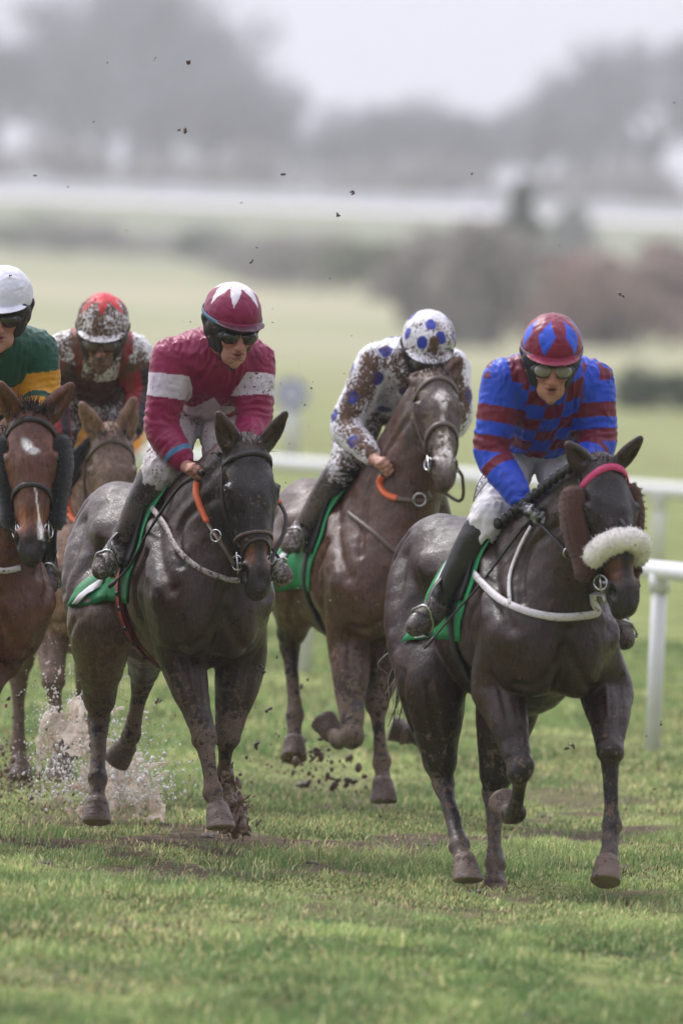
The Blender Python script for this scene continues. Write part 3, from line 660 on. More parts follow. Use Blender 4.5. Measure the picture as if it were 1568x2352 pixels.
        sheet(mb, P + Nn * lift[..., None], Nn, .012); mb.build('saddle', M_black, root)
        mb = MB(); P, Nn = drape(H, [-.155 if not S.get('girthx') else S['girthx']], D(R(70), R(290), 50), off=.008); mb.strip(P[0], Nn[0], .085, .008); gi = mb.build('girth', S.get('girthmat', M_black), root)
        if S.get('girth_edge'):
            mb = MB(); Pq, Nq = drape(H, [(S.get('girthx') or -.155) + .038], D(R(72), R(288), 50), off=.017); mb.strip(Pq[0], Nq[0], .014, .005)
            for j in (30, 33, 36, 40, 43): mb.ball(Pq[0][j] + np.array([-.03, 0, 0]), .012, 8, 6)
            mb.build('girth_strap', M_black, gi)
    if S.get('breast'):
        P, Nn = camp(H, S['breast'], .005); mb = MB(); mb.strip(P, Nn, S.get('breastw', .028), .007); H.breast = mb.build('breastplate', S.get('breastmat', M_white_strap), root)
        for q in S.get('breast_straps', []):
            P, Nn = camp(H, q, .006); mb = MB(); mb.strip(P, Nn, .018, .006); mb.build('neck_strap', S.get('strapmat', S.get('breastmat', M_white_strap)), H.breast)
def rein(H, pts, grip=None, w=.017, mat=None, gripmat=None, name='rein'):
    """rein through explicit local points; grip = (start, end) share of its length covered in rubber"""
    P = np.array(spline(pts, 10)); T = np.gradient(P, axis=0); T /= np.linalg.norm(T, axis=1, keepdims=True); side = H.fr.M @ np.array([0.35, -1.0, 0.25])
    Nn = side[None] - T * (T @ side)[:, None]; Nn /= np.linalg.norm(Nn, axis=1, keepdims=True); mb = MB(); mb.strip(P - Nn * .002, Nn, w, .005); r = mb.build(name, mat or H.S.get('leather', M_leather), H.bridle)
    if grip:
        a, b = int(grip[0] * (len(P) - 1)), int(grip[1] * (len(P) - 1)); mb = MB(); mb.strip(P[a:b + 1] - Nn[a:b + 1] * .005, Nn[a:b + 1], w + .008, .011); g = mb.build('rein_grip', gripmat or M_orange, H.bridle)
    return P
# ------------------------------------------------------------------ the five horses
def paintA(V, hc, isH, col, mud):
    col = np.where((isH & (hc[:, 1] < -.17) & (hc[:, 0] > .3))[:, None], col * .9, col); return col, mud
FA = Frame(1222, 1185, 47.9, 17.5)
A = build_horse(dict(fr=FA, label='dark bay horse leading on the right with white sheepskin noseband and plaited mane', coat='2c1a13', legcol='201917', headcol='1e1614', muzcol='2a2424', tan='6e4230', mud=.06, headmud=.12, legmud=.33,
    poll=(1402, 1056, .68), muz=(1452, 1400, .86), yaw=27, ears=[(1303, 1021, .62), (1468, 1008, .66)], h=.0075, wide=.94, headw=1.08,
    brow=.045, browslope=.10, browmat=M_pink, browwidth=.032, nose=.545, fleece_nose=True, cheek_fleece=M_fleeceb,
    legs=dict(RF=[(1140, 1570, .18), (1196, 1768, .42), (1182, 1868, .16), (1166, 1862, .06), (1152, 1838, .0)],
              LF=[(1390, 1585, .22), (1399, 1722, .48), (1403, 1898, .52), (1396, 1958, .58), (1389, 2026, .64)],
              RH=[(990, 1560, -.50), (1017, 1795, -.52), (1056, 1944, -.26), (1066, 1978, -.19), (1073, 2024, -.14)],
              LH=[(1168, 1585, -.30), (1133, 1822, -.40), (1136, 1985, -.24), (1136, 2030, -.2), (1137, 2075, -.17)]),
    sole=dict(RH=(.25, 0, -1)), hoofcol='6e5a4e', hoofmud=.3, paint=paintA,
    breast=[(1092, 1318), (1108, 1338), (1150, 1378), (1200, 1402), (1260, 1416), (1320, 1416), (1370, 1402), (1393, 1372)], breastw=.034, breast_straps=[[(1222, 1210), (1195, 1262), (1174, 1320), (1172, 1392)]]))
FB = Frame(450, 1105, 50.3, 16.5)
B = build_horse(dict(fr=FB, label='brown bay horse with red girth and bare dark face carrying the maroon and white rider', coat='392820', legcol='241c1a', headcol='201a19', muzcol='2c2626', tan='74462e', under='6f5a4c', mud=.14, headmud=.26, legmud=.42,
    poll=(582, 1016, .62), muz=(602, 1360, .78), yaw=17, ears=[(503, 951, .58), (655, 950, .62)], h=.0075, wide=.91,
    brow=.07, nose=.60, noseslope=.03, nosewidth=.016, flash=True, nosemat=M_leather2,
    legs=dict(RF=[(412, 1490, .20), (468, 1692, .40), (490, 1822, .50), (500, 1860, .54), (507, 1903, .59)],
              LF=[(552, 1515, .12), (522, 1690, .18), (512, 1795, .02), (522, 1845, .04), (530, 1888, .06)],
              RH=[(232, 1440, -.50), (226, 1645, -.78), (226, 1790, -.62), (224, 1840, -.58), (222, 1890, -.55)],
              LH=[(350, 1440, -.55), (328, 1560, -1.0), (302, 1690, -1.12), (284, 1722, -1.17), (264, 1752, -1.2)]),
    sole=dict(RF=(.22, 0.05, -1)), hoofcol='6a584e', hoofmud=.35, girthmat=M_red, girth_edge=True, girthx=-.2,
    breast=[(352, 1168), (382, 1208), (402, 1250), (430, 1285), (470, 1312), (520, 1330), (548, 1334)], breastw=.026, breastmat=M_white_mud))
def paintC(V, hc, isH, col, mud):
    w = isH * (hc[:, 1] > -.06) * np.maximum(np.exp(-((hc[:, 0] - .30) / .10) ** 4) * np.exp(-((hc[:, 2] - .004) / (.017 + .022 * np.exp(-((hc[:, 0] - .27) / .05) ** 2))) ** 4), np.exp(-((hc[:, 0] - .66) / .22) ** 6) * np.exp(-((hc[:, 2] + .002) / (.012 + .028 * sstep(.45, .75, hc[:, 0]))) ** 4))
    w = np.clip(w, 0, 1)[:, None]; col = col * (1 - w) + lin('c6bfb9') * w; return col, np.where(w[:, 0] > .4, .40, mud)
FC = Frame(866, 1098, 54.3, 14)
C = build_horse(dict(fr=FC, label='brown horse with a muddy white blaze behind the leader', coat='4a3022', legcol='211a18', headcol='40302a', muzcol='4f4440', under='5f4636', mud=.2, headmud=.4, legmud=.4,
    poll=(1006, 846, .46), muz=(1027, 1098, .80), yaw=9, fdz=.5, ears=[(946, 868, .28), (1056, 824, .38)],
    brow=.09, browslope=.09, nose=.52, noseslope=.10, leather=M_leather2, nosewidth=.026,
    legs=dict(RF=[(802, 1470, .20), (809, 1692, .42), (778, 1700, .14), (762, 1682, .06), (742, 1654, .0)],
              LF=[(905, 1460, .15), (864, 1612, .24), (876, 1752, .27), (879, 1790, .30), (881, 1843, .33)],
              RH=[(690, 1330, -.50), (664, 1480, -.78), (678, 1645, -.62), (677, 1685, -.57), (674, 1742, -.5)],
              LH=[(940, 1420, -.5), (1010, 1590, -.95), (960, 1692, -1.05), (934, 1685, -1.08), (896, 1672, -1.1)]),
    sole=dict(LF=(.2, 0, -1)), hoofcol='5b4c46', hoofmud=.5, paint=paintC,
    breast=[(800, 1178), (836, 1206), (868, 1232), (900, 1262), (930, 1282), (960, 1296)], breastw=.022, breastmat=M_leather2))
FD = Frame(190, 1110, 54.8, 8)
Dh = build_horse(dict(fr=FD, label='mud spattered light brown horse at the back of the pack with the filthy rider', coat='7c5e4c', legcol='5a463a', headcol='6e584a', muzcol='5a4e48', mud=.32, headmud=.45, legmud=.4,
    poll=(257, 990, .48), muz=(264, 1285, .62), yaw=2, ears=[(188, 927, .46), (306, 917, .46)],
    brow=.075, browslope=.10, nose=.6, leather=M_leather2,
    legs=dict(RF=[(112, 1400, .16), (124, 1560, .44), (136, 1690, .40), (139, 1735, .42), (141, 1790, .45)],
              LF=[(205, 1400, .12), (215, 1560, .35), (212, 1660, .1), (215, 1690, .04), (218, 1710, .0)],
              RH=[(-.55, -.2, .98, 0), (-.9, -.17, .55, 0), (-.85, -.16, .2, 0), (-.8, -.16, .12, 0), (-.75, -.16, .04, 0)],
              LH=[(-.55, .2, .98, 0), (-1.0, .17, .6, 0), (-1.15, .16, .28, 0), (-1.22, .16, .22, 0), (-1.3, .16, .18, 0)]),
    hoofcol='5b4c46'))
def paintE(V, hc, isH, col, mud):
    s, t, n = hc[:, 2], hc[:, 0], hc[:, 1]; f = isH * (n > -.07)
    w = f * np.maximum(np.exp(-(((t - .235) / .05) ** 2 + ((s + .012 - (t - .235) * .25) / .022) ** 2) ** 2), .9 * np.exp(-(((t - .275) / .025) ** 2 + ((s - .012) / .026) ** 2) ** 2))
    st = f * (t > .5) * (t < .86) * np.exp(-((s - .018 - (t - .5) * .07) / (.003 + .009 * sstep(.68, .8, t))) ** 4); w = np.clip(np.maximum(w, st), 0, 1)[:, None]
    return col * (1 - w) + lin('e4e0de') * w, mud
FE = Frame(-58, 1120, 49.6, 16)
Eh = build_horse(dict(fr=FE, label='bright bay horse with white star and black sheepskin cheekpieces at the left edge', coat='54301f', legcol='221614', headcol='583223', muzcol='262023', tan='a56a48', mud=.03, headmud=.04, legmud=.3,
    poll=(70, 944, .62), muz=(72, 1284, .78), yaw=-2, ears=[(2, 881, .6), (164, 884, .6)], h=.0075,
    brow=.05, browslope=.09, nose=.50, noseslope=.09, cheek_fleece=M_fleecek,
    legs=dict(RF=[(-130, 1480, .16), (-120, 1640, .44), (-120, 1780, .40), (-118, 1830, .42), (-116, 1880, .45)],
              LF=[(28, 1440, .15), (-32, 1600, .38), (-36, 1740, .30), (-34, 1790, .32), (-32, 1850, .35)],
              RH=[(-.55, -.2, .98, 0), (-.9, -.17, .55, 0), (-.85, -.16, .2, 0), (-.8, -.16, .12, 0), (-.75, -.16, .04, 0)],
              LH=[(-.55, .2, .98, 0), (-1.0, .17, .6, 0), (-1.15, .16, .28, 0), (-1.22, .16, .22, 0), (-1.3, .16, .18, 0)]),
    paint=paintE, breast=[(-40, 1290), (0, 1310), (25, 1309), (44, 1304)], breastw=.026))
for H in (A, B, C, Dh, Eh): tack(H)
# ------------------------------------------------------------------ riders
def hand(G, w, c, n, a, k=1.0, thumb=1):
    """fist at c of the arm ending at wrist w: n = where the knuckles point, a = from index to little finger"""
    n = nrm(n); a = nrm(np.asarray(a) - n * (np.asarray(a) @ n)); u = np.cross(a, n) * thumb
    d = nrm(c - w); G.cap(w, c - d * .02, .027 * k, .026 * k, .015); G.ell(c, (.040 * k, .030 * k, .028 * k), (a, n, u), .012)
    for i, (o, l) in enumerate(((-.030, .92), (-.010, 1.0), (.011, .96), (.031, .80))):
        kn = c + a * o * k + n * .020 * k + u * .012 * k; m = kn + (n * .020 - u * .020) * l * k; tp = m + (-n * .018 - u * .020) * l * k; e = tp + (-n * .018 + u * .006) * l * k
        for p, q, r in ((kn, m, .0100), (m, tp, .0092), (tp, e, .0082)): G.cap(p, q, r * k, r * .96 * k, .004)
        G.ell(kn, (.0105 * k,) * 3, None, .006)
    t0 = c - a * .036 * k + n * .0 - u * .0; t1 = t0 + (n * .026 + a * .006 - u * .012) * k; t2 = t1 + (n * .012 + a * .022 - u * .012) * k
    G.cap(t0, t1, .0135 * k, .0115 * k, .010); G.cap(t1, t2, .0112 * k, .0095 * k, .004)
def build_rider(S):
    fr = S['fr']; PX = fr.PX; r = Horse(); r.S = S; r.fr = fr
    q = {k_: (PX(*v) if len(v) == 3 else np.asarray(v[:3], float)) for k_, v in S['j'].items()}
    y0 = q['pelvis'][1]
    if 'H' in S:                                                     # hands lie on the side of the neck, in front of the skin
        tc = nrm(fr.loc(CAMP) - q['Rfist'])
        for n_, o in (('Rwr', .055), ('Rfist', .042)):
            h_ = hit(S['H'], *S['j'][n_][:2])
            if h_ is not None and (h_ + tc * o) @ tc > q[n_] @ tc: q[n_] = h_ + tc * o
    for a in ('hip', 'knee', 'ankle', 'toe'):                        # a leg the photograph hides mirrors the other one
        for s, o in (('R', 'L'), ('L', 'R')):
            if s + a not in q: m = q[o + a].copy(); m[1] = 2 * S.get('mid', y0 * .5) - m[1]; q[s + a] = m
    r.q = q; base = np.array([q['Rtoe'][0] * .5 + q['Ltoe'][0] * .5, S.get('mid', y0 * .5), min(q['Rtoe'][2], q['Ltoe'][2])])
    root = r.root = empty('person', fr.wld(base), fr.rot); tag(root, S['label'], 'person', 'riders in the race'); r.base = base
    k = S.get('hs', 1.22); hc = q['head']; f = fr.dirl(S['yaw'], -math.tan(R(S['pitch']))); up0 = nrm(np.array([0, 0, 1.0]) + fr.M @ np.array([S.get('tilt', 0), 0, 0])); u = nrm(up0 - f * (f @ up0)); l = np.cross(u, f)
    HD = r.HD = lambda a, b, c: hc + u * (a * k) + f * (b * k) + l * (c * k)      # up, forward, to the rider's left
    sh = (q['Rsh'] + q['Lsh']) / 2; lats = nrm(q['Lsh'] - q['Rsh']); half = np.linalg.norm(q['Lsh'] - q['Rsh']) / 2; wa = q['waist']; spn = nrm(wa - sh); frt = np.cross(lats, spn); frt = -frt if frt[0] < 0 and frt[2] > 0 else frt
    if frt @ np.array([.6, 0, -.8]) < 0: frt = -frt
    pts = np.array(list(q.values()) + [HD(.2, .2, .2), HD(-.2, -.2, -.2)])
    lo, hi = pts.min(0) - .15, pts.max(0) + .15
    E = lambda G, c, rr, kk=.02, sub=False: G.ell(HD(*c), np.array(rr) * k, (u, f, l), kk * k, sub); C = lambda G, a, b, ra, rb, kk=.015, sub=False: G.cap(HD(*a), HD(*b), ra * k, rb * k, kk * k, None, sub)
    # body: head with face, neck, trunk, arms, hands, legs
    G = SDF(lo, hi, .0052)
    E(G, (-.005, -.012, 0), (.095, .098, .077)); E(G, (-.075, .035, 0), (.085, .056, .049), .03)
    E(G, (-.135, .058, 0), (.034, .036, .028), .03); E(G, (-.168, .074, 0), (.017, .018, .015), .02)
    C(G, (-.050, .088, 0), (-.096, .113, 0), .010, .0135, .012); E(G, (-.098, .104, .011), (.010, .013, .010), .008); E(G, (-.098, .104, -.011), (.010, .013, .010), .008)
    for s in (-1, 1):
        E(G, (-.030, .078, s * .030), (.012, .018, .034), .012); E(G, (-.084, .070, s * .038), (.017, .022, .018), .02)
        E(G, (-.058, .098, s * .032), (.012, .018, .019), .010, True); E(G, (-.06, -.005, s * .080), (.032, .018, .010), .01)
        C(G, (-.085, .0, s * .052), (-.148, .050, s * .026), .021, .016, .03)
    E(G, (-.118, .098, 0), (.007, .014, .024), .006); E(G, (-.134, .094, 0), (.008, .014, .020), .006)
    if S.get('open_mouth'): E(G, (-.126, .112, 0), (.0075, .016, .019), .004, True)
    C(G, (-.126, .118, -.022), (-.126, .118, .022), .003, .003, .003, True)
    nk = sh + np.array([.02, 0, .03]); G.cap(HD(-.09, -.03, 0), nk, .060 * k, .072, .03)
    G.chain([(sh, .10), ((sh + wa) / 2, .11), (wa, .10), (q['pelvis'], .09)], k=.05, flat=(lats, 1.3))
    for s in 'RL':
        sp, el, wr, fi = (q[s + n] for n in ('sh', 'el', 'wr', 'fist'))
        G.cap(sh, sp, .07, .06, .03); G.chain([(sp, .058), (el, .044), (wr, .029)], k=.02)
        hand(G, wr, fi, S.get('handn' + s, fr.dirl(0, -.3)), S.get('handa' + s, (fr.M @ np.array([.75, 0, -.65])) * (1 if s == 'R' else 1)), S.get('handk', 1.08), 1 if s == 'R' else -1)
        G.chain([(q[s + 'hip'], .085), ((q[s + 'hip'] + q[s + 'knee']) / 2, .070), (q[s + 'knee'], .048), ((q[s + 'knee'] + q[s + 'ankle']) / 2, .036), (q[s + 'ankle'], .030)], k=.03); G.cap(q[s + 'ankle'], q[s + 'ankle'] * .45 + q[s + 'toe'] * .55, .028, .02, .02)
    V, F = G.mesh(); r.body_sdf = G
    qv = V - hc; a, b, c = qv @ u / k, qv @ f / k, qv @ l / k; head = (np.abs(c) < .12) & (a < .12) & (a > -.2) & (np.abs(b) < .16)
    col = np.tile(lin(S.get('skin', 'b98a7a')), (len(V), 1)); col *= (1 + .10 * noise(V, 60, 4) + .12 * noise(V, 24, 14))[:, None]
    def blot(col, ca, cb, cc, ra, rb, rc, colr, m=1.0):
        w = np.clip(1.4 * np.exp(-((a - ca) / ra) ** 2 - ((b - cb) / rb) ** 2 - ((c - cc) / rc) ** 2), 0, 1) * head * m; return col * (1 - w[:, None]) + lin(colr) * w[:, None]
    for s in (-1, 1): col = blot(col, -.085, .09, s * .045, .022, .05, .02, 'b8766a', .6)
    col = blot(col, -.088, .12, 0, .012, .02, .014, 'b4705f', .6); col = blot(col, -.120, .11, 0, .006, .03, .022, '96544c'); col = blot(col, -.133, .11, 0, .006, .03, .018, '9c5a50'); col = blot(col, -.126, .11, 0, .0032, .03, .02, '2c1516')
    if S.get('stubble'):
        col = blot(col, -.107, .11, 0, .010, .03, .026, S['stubble'], .85); col = blot(col, -.150, .08, 0, .022, .04, .03, S['stubble'], .7)
    mud = np.where(head, S.get('facemud', .25) + .06, S.get('handmud', .25))
    r.body = make('body', V, F, M_skin, root, col, mud, off=base)
    # jacket
    G = SDF(lo, hi, S.get('jh', .0062)); lo_ = S.get('loose', 1.0)
    G.chain([(sh - spn * .03, .105), (sh + (wa - sh) * .35, .132), (sh + (wa - sh) * .75, .130), (wa, .118)], k=.06, flat=(lats, min(1.5, half / .135)))
    G.cap(nk - np.array([0, 0, .02]), sh, .066, .10, .05)
    arms = {}
    for s in 'RL':
        sp, el, wr = q[s + 'sh'], q[s + 'el'], q[s + 'wr']; G.cap(sh + (sp - sh) * .4, sp, .088, .074 * lo_, .05)
        d2 = nrm(wr - el)
        G.chain([(sp, .078 * lo_), (sp + (el - sp) * .5, .072 * lo_), (el, .063 * lo_), (el + (wr - el) * .5, .054 * lo_), (wr - d2 * .02, .036)], k=.035)
        arms[s] = (sp, el, wr)
    G.cut(wa + spn * .035, spn, .02); G.cut(HD(-.120, -.03, 0), u, .01) if False else None
    V, F = G.mesh(); n = vnormals(V, F); V0 = V.copy()
    dist = {}; tt = {}
    for s in 'RL':
        sp, el, wr = arms[s]; d1, t1 = seg(V, sp, el); d2, t2 = seg(V, el, wr); L1, L2 = np.linalg.norm(el - sp), np.linalg.norm(wr - el)
        dist[s] = np.minimum(d1 - .07, d2 - .05); tt[s] = np.where(d1 - .07 < d2 - .05, t1 * L1, L1 + t2 * L2) / (L1 + L2)
    dt, t0 = seg(V, sh, wa); armside = np.where(dist['R'] < dist['L'], 0, 1); da = np.minimum(dist['R'], dist['L']); ta = np.where(armside == 0, tt['R'], tt['L'])
    el_w = np.exp(-((ta - .52) / .16) ** 2); arm = (da < (np.abs(dt) - .135)) & (ta > .02)
    # folds: rings round the arm at elbow and cuff, drags across the chest
    wob = fbm(V, 9, 2, 21)
    fold = np.where(arm, np.sin(ta * 95 + wob * 5 + armside * 2) * (.0010 + .0034 * el_w + .0026 * sstep(.75, .95, ta)) * (0.5 + 0.5 * noise(V, 14, 5)), 0)
    lat_c, sp_c = (V - sh) @ lats, (V - sh) @ spn
    fold = fold + np.where(arm, .3, 1.0) * (np.abs(fbm(np.stack([lat_c * 2.2, sp_c * .7, (V - sh) @ frt], 1) + wob[:, None] * .02, 16, 2, 31)) * -.012 + .003) + fbm(V, 26, 2, 8) * .0022
    V = V + n * (fold * S.get('foldk', 1.0))[:, None]
    info = dict(V=V0, arm=arm, side=armside, t=ta, lat=lat_c, sp=sp_c, L=np.linalg.norm(wa - sh), front=(V0 - sh) @ frt, half=half, n=n, fr=fr)
    col, mud = S['jacket'](info); r.jacket = make('jacket', V, F, M_silk, root, col, mud, off=base)
    if S.get('collar'):
        mb = MB(); d = nrm(HD(-.09, -.03, 0) - nk); cc = nk + d * .062; a1 = nrm(np.cross(d, lats)); mb.tube([cc + .066 * (lats * math.cos(x) + a1 * math.sin(x)) for x in np.linspace(0, 2 * math.pi, 20, endpoint=False)], .017, 8, close=True, up=d); mb.build('collar', M_clothw, r.jacket, off=base)
    # breeches
    G = SDF(lo, hi, .0065); pv = q['pelvis']
    G.ell(pv, (.115, .155, .115), (spn, lats, frt), .04); G.chain([(wa, .120), ((wa + pv) / 2, .118), (pv, .105)], k=.05, flat=(lats, 1.28))
    for s in 'RL':
        hp, kn, an = q[s + 'hip'], q[s + 'knee'], q[s + 'ankle']; d = nrm(an - kn)
        G.chain([(hp, .104), (hp + (kn - hp) * .45, .092), (hp + (kn - hp) * .85, .074), (kn, .070), (kn + d * .05, .064), (kn + d * .10, .058)], k=.03)
    r.br_sdf = G; V, F = G.mesh(); n = vnormals(V, F); V0 = V.copy()
    wob = fbm(V, 10, 2, 41); fold = np.abs(fbm(V * np.array([1, 1, .8]), 15, 3, 17)) * -.012 + .003 + fbm(V, 34, 2, 3) * .002
    for s in 'RL':
        d_, t_ = seg(V, q[s + 'hip'], q[s + 'knee']); fold += np.where(d_ < .16, np.sin(t_ * 40 + wob * 6) * .003 * sstep(.55, 1, t_), 0)
    V = V + n * fold[:, None]; col = np.tile(lin(S.get('breech', 'd9d6da')), (len(V), 1)); mud = np.full(len(V), S.get('breechmud', .2))
    if 'breechpaint' in S: col, mud = S['breechpaint'](V0, q, col, mud)
    r.breeches = make('breeches', V, F, M_breech, root, col, mud, off=base)
    # boots
    r.boots = {}
    for s in 'RL':
        kn, an, to = q[s + 'knee'], q[s + 'ankle'], q[s + 'toe']; d = nrm(an - kn); ft = nrm(to - an); G = SDF(np.min([kn, an, to], 0) - .12, np.max([kn, an, to], 0) + .12, .0055)
        bt = kn + d * S.get('boottop', .035); back = nrm(-ft + d * (ft @ d)); sl = nrm(np.cross(ft, np.cross(d, ft))); sl = sl if sl @ d > 0 else -sl
        G.chain([(bt, .080), (bt + (an - bt) * .30 + back * .012, .077), (bt + (an - bt) * .62 + back * .004, .059), (an, .046)], k=.02)
        heel = an + sl * .045 + back * .02; ball = to - ft * .07 + sl * .01
        G.cap(an, heel, .045, .036, .02); G.chain([(an + ft * .02, .046), ((an + ball) / 2 + sl * .012, .042), (ball, .041), (to - ft * .02 + sl * .01, .031)], k=.02); G.cut(heel + sl * .026, sl, .006); G.cut(bt - d * .005, -d, .006)
        V, F = G.mesh(); n = vnormals(V, F); dd, t_ = seg(V, bt, an); V = V + n * (np.sin(t_ * 60 + noise(V, 20) * 2) * .0022 * sstep(.6, 1, t_) + fbm(V, 25, 2, 6) * .0014)[:, None]
        col = np.tile(lin(S.get('boot', '1d1b1e')), (len(V), 1)); mud = np.full(len(V), S.get('bootmud', .15))
        if 'bootpaint' in S: col, mud = S['bootpaint'](V, t_, (V - an) @ ft, col, mud)
        r.boots[s] = make('boot', V, F, M_boot, root, col, mud, off=base)
    # helmet with its silk cover
    G = SDF(HD(-.18, -.2, -.2) * 0 + np.min([HD(x, y, z_) for x in (-.1, .17) for y in (-.2, .26) for z_ in (-.17, .17)], 0), np.max([HD(x, y, z_) for x in (-.1, .17) for y in (-.2, .26) for z_ in (-.17, .17)], 0), .0038)
    E(G, (.006, -.012, 0), (.108, .126, .104), .0)
    pl = nrm(u * 1.0 + f * .20); G.cut(HD(-.022, .0, 0), -pl, .01)
    pk = S.get('peak', .022); cpl = HD(-.010, .055, 0)
    G2 = SDF(G.lo, G.lo + (G.n - 1.5) * G.h, G.h); G2.ell(cpl, (.0085 * k, (.082 + pk) * k, .097 * k), (nrm(u + f * .14), nrm(f - u * .14), l), 0); G2.cut(HD(-.02, .07, 0), -f, .006); G.g = np.minimum(G.g, G2.g)
    V, F = G.mesh(); n = vnormals(V, F); qv = V - hc; a, b, c = qv @ u / k, qv @ f / k, qv @ l / k
    V = V + n * (fbm(V, 30, 2, 12) * .0022 - np.abs(np.sin(np.arctan2(c, b) * 3)) * .0012)[:, None]
    az = np.arctan2(c, b); elv = np.arctan2(a + .02, np.hypot(b + .014, c)); peakm = (b > .05) & (a < .012 - .0) & (np.hypot((b + .012) / .126, c / .104) > 1.03)
    col, mud = S['cap'](dict(V=V, a=a, b=b, c=c, az=az, el=elv, peak=peakm)); r.helmet = make('helmet', V, F, M_silk, root, col, mud, off=base)
    if 'band' in S:
        mb = MB(); P = [];Nn = []
        for x in np.linspace(0, 2 * math.pi, 48, endpoint=False):
            d = f * math.cos(x) + l * math.sin(x); P.append(HD(.006 - .010 - .018 * math.cos(x), -.012 + .1275 * math.cos(x), .1055 * math.sin(x))); Nn.append(d)
        mb.strip(P, Nn, .017, .004, close=True); mb.build('cap_band', S['band'], r.helmet, off=base)
    # harness under the helmet
    G = SDF(G.lo - .1, G.lo + (G.n - 1) * G.h + .05, .005)
    for s in (-1, 1):
        C(G, (-.02, .050, s * .072), (-.150, .045, s * .036), .017, .011); C(G, (-.02, -.03, s * .082), (-.11, .0, s * .060), .028, .020); C(G, (-.03, .02, s * .078), (-.12, .025, s * .054), .022, .016); C(G, (-.150, .045, s * .036), (-.181, .062, 0), .010, .010); C(G, (-.02, .050, s * .07), (-.07, -.02, s * .075), .02, .02)
        C(G, (-.045, .062, s * .066), (-.045, .0, s * .084), .012, .012)
    for x in np.linspace(-.06, .03, 4): C(G, (-.032, .092 - 7 * x * x, x), (-.032, .092 - 7 * (x + .03) ** 2, x + .03), .0165, .0165)
    V, F = G.mesh(); make('helmet_harness', V, F, S.get('harness', M_black), root, off=base)
    # goggles
    G = SDF(HD(-.05, .06, 0) - .16, HD(-.05, .06, 0) + .16, .0042)
    gu = S.get('gog', (-.060, .084))
    for s in (-1, 1): E(G, (gu[0], gu[1], s * .034), (.030, .026, .039), .012); C(G, (gu[0], gu[1] - .012, s * .06), (gu[0] + .005, .0, s * .088), .011, .010)
    E(G, (gu[0] - .024, gu[1] + .02, 0), (.014, .03, .012), .012, True)
    V, F = G.mesh(); gg = make('goggles', V, F, M_black, root, off=base)
    mb = MB()
    for s in (-1, 1): mb.ball(HD(gu[0] + .001, gu[1] + .012, s * .034), (.0235 * k, .0195 * k, .032 * k), 16, 10, (u, f, l))
    mb.build('lens', S.get('lens', M_lens), gg, off=base)
    if S.get('glove'):
        G = SDF(np.min([q['Rwr'], q['Lwr'], q['Rfist'], q['Lfist']], 0) - .1, np.max([q['Rwr'], q['Lwr'], q['Rfist'], q['Lfist']], 0) + .1, .0045)
        for s in 'RL':
            g2 = SDF(np.minimum(q[s + 'wr'], q[s + 'fist']) - .1, np.maximum(q[s + 'wr'], q[s + 'fist']) + .1, .0042); hand(g2, q[s + 'wr'], q[s + 'fist'], S.get('handn' + s, fr.dirl(0, -.3)), S.get('handa' + s, fr.M @ np.array([.75, 0, -.65])), S.get('handk', 1.08) * 1.10, 1 if s == 'R' else -1); g2.cap(q[s + 'wr'] - nrm(q[s + 'fist'] - q[s + 'wr']) * .035, q[s + 'wr'], .040, .036, .01)
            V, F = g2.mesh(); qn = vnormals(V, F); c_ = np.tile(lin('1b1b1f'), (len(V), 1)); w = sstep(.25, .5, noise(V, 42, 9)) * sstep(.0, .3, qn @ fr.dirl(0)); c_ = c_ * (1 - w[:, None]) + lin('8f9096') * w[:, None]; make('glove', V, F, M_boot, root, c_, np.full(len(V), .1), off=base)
    return r
def stirrup(H, r, s):
    """stirrup iron round the rider's foot and the leather it hangs from: parts of the horse's saddlery"""
    an, to = r.q[s + 'ankle'], r.q[s + 'toe']; ft = nrm(to - an); d = nrm(an - r.q[s + 'knee']); sl = nrm(np.cross(ft, np.cross(d, ft))); sl = sl if sl @ d > 0 else -sl; w = np.cross(ft, sl); c = to - ft * .075
    mb = MB(); P = [c + sl * .055 + w * .058, c + sl * .055 - w * .058, c - sl * .02 - w * .055, c - sl * .075 - w * .02, c - sl * .085, c - sl * .075 + w * .02, c - sl * .02 + w * .055]
    mb.tube(P, .007, 6, close=True); mb.box(c + sl * .055, (.036, .11, .010), (ft, w, sl), .003); st = mb.build('stirrup', M_steel, H.root)
    sd = -1 if s == 'R' else 1; top = np.array([-.17, sd * .22, 1.42 * H.fr.zw / 1.58]); mb = MB(); P = spline([c - sl * .08, (c + top) / 2 + np.array([.02, sd * .05, 0]), top], 6); mb.strip(P, [np.array([.3, sd * 1.0, 0])] * len(P), .028, .005); mb.build('stirrup_leather', M_leather, st)
def whip(label, H, pts, r0=.007, r1=.0035):
    fr = H.fr; P = [rp(H, *p, o=.03) for p in pts]; b = P[0]; root = empty('whip', fr.wld(b), fr.rot); tag(root, label, 'whip', 'riding whips')
    Q = np.array(spline(P, 8)); mb = MB(); n = len(Q); mb.tube(Q, np.linspace(r0, r1, n), 8); mb.build('shaft', M_black, root, off=b)
    mb = MB(); m = max(3, n // 4); mb.tube(Q[:m], np.full(m, r0 * 1.45), 8); mb.ball(Q[0], r0 * 1.7, 8, 6); mb.build('grip', M_leather, root, off=b)
    mb = MB(); mb.tube(Q[-4:], [r1 * 1.2, r1 * 2.0, r1 * 2.0, r1 * 1.6], 8); mb.build('tip', M_leather, root, off=b); return root
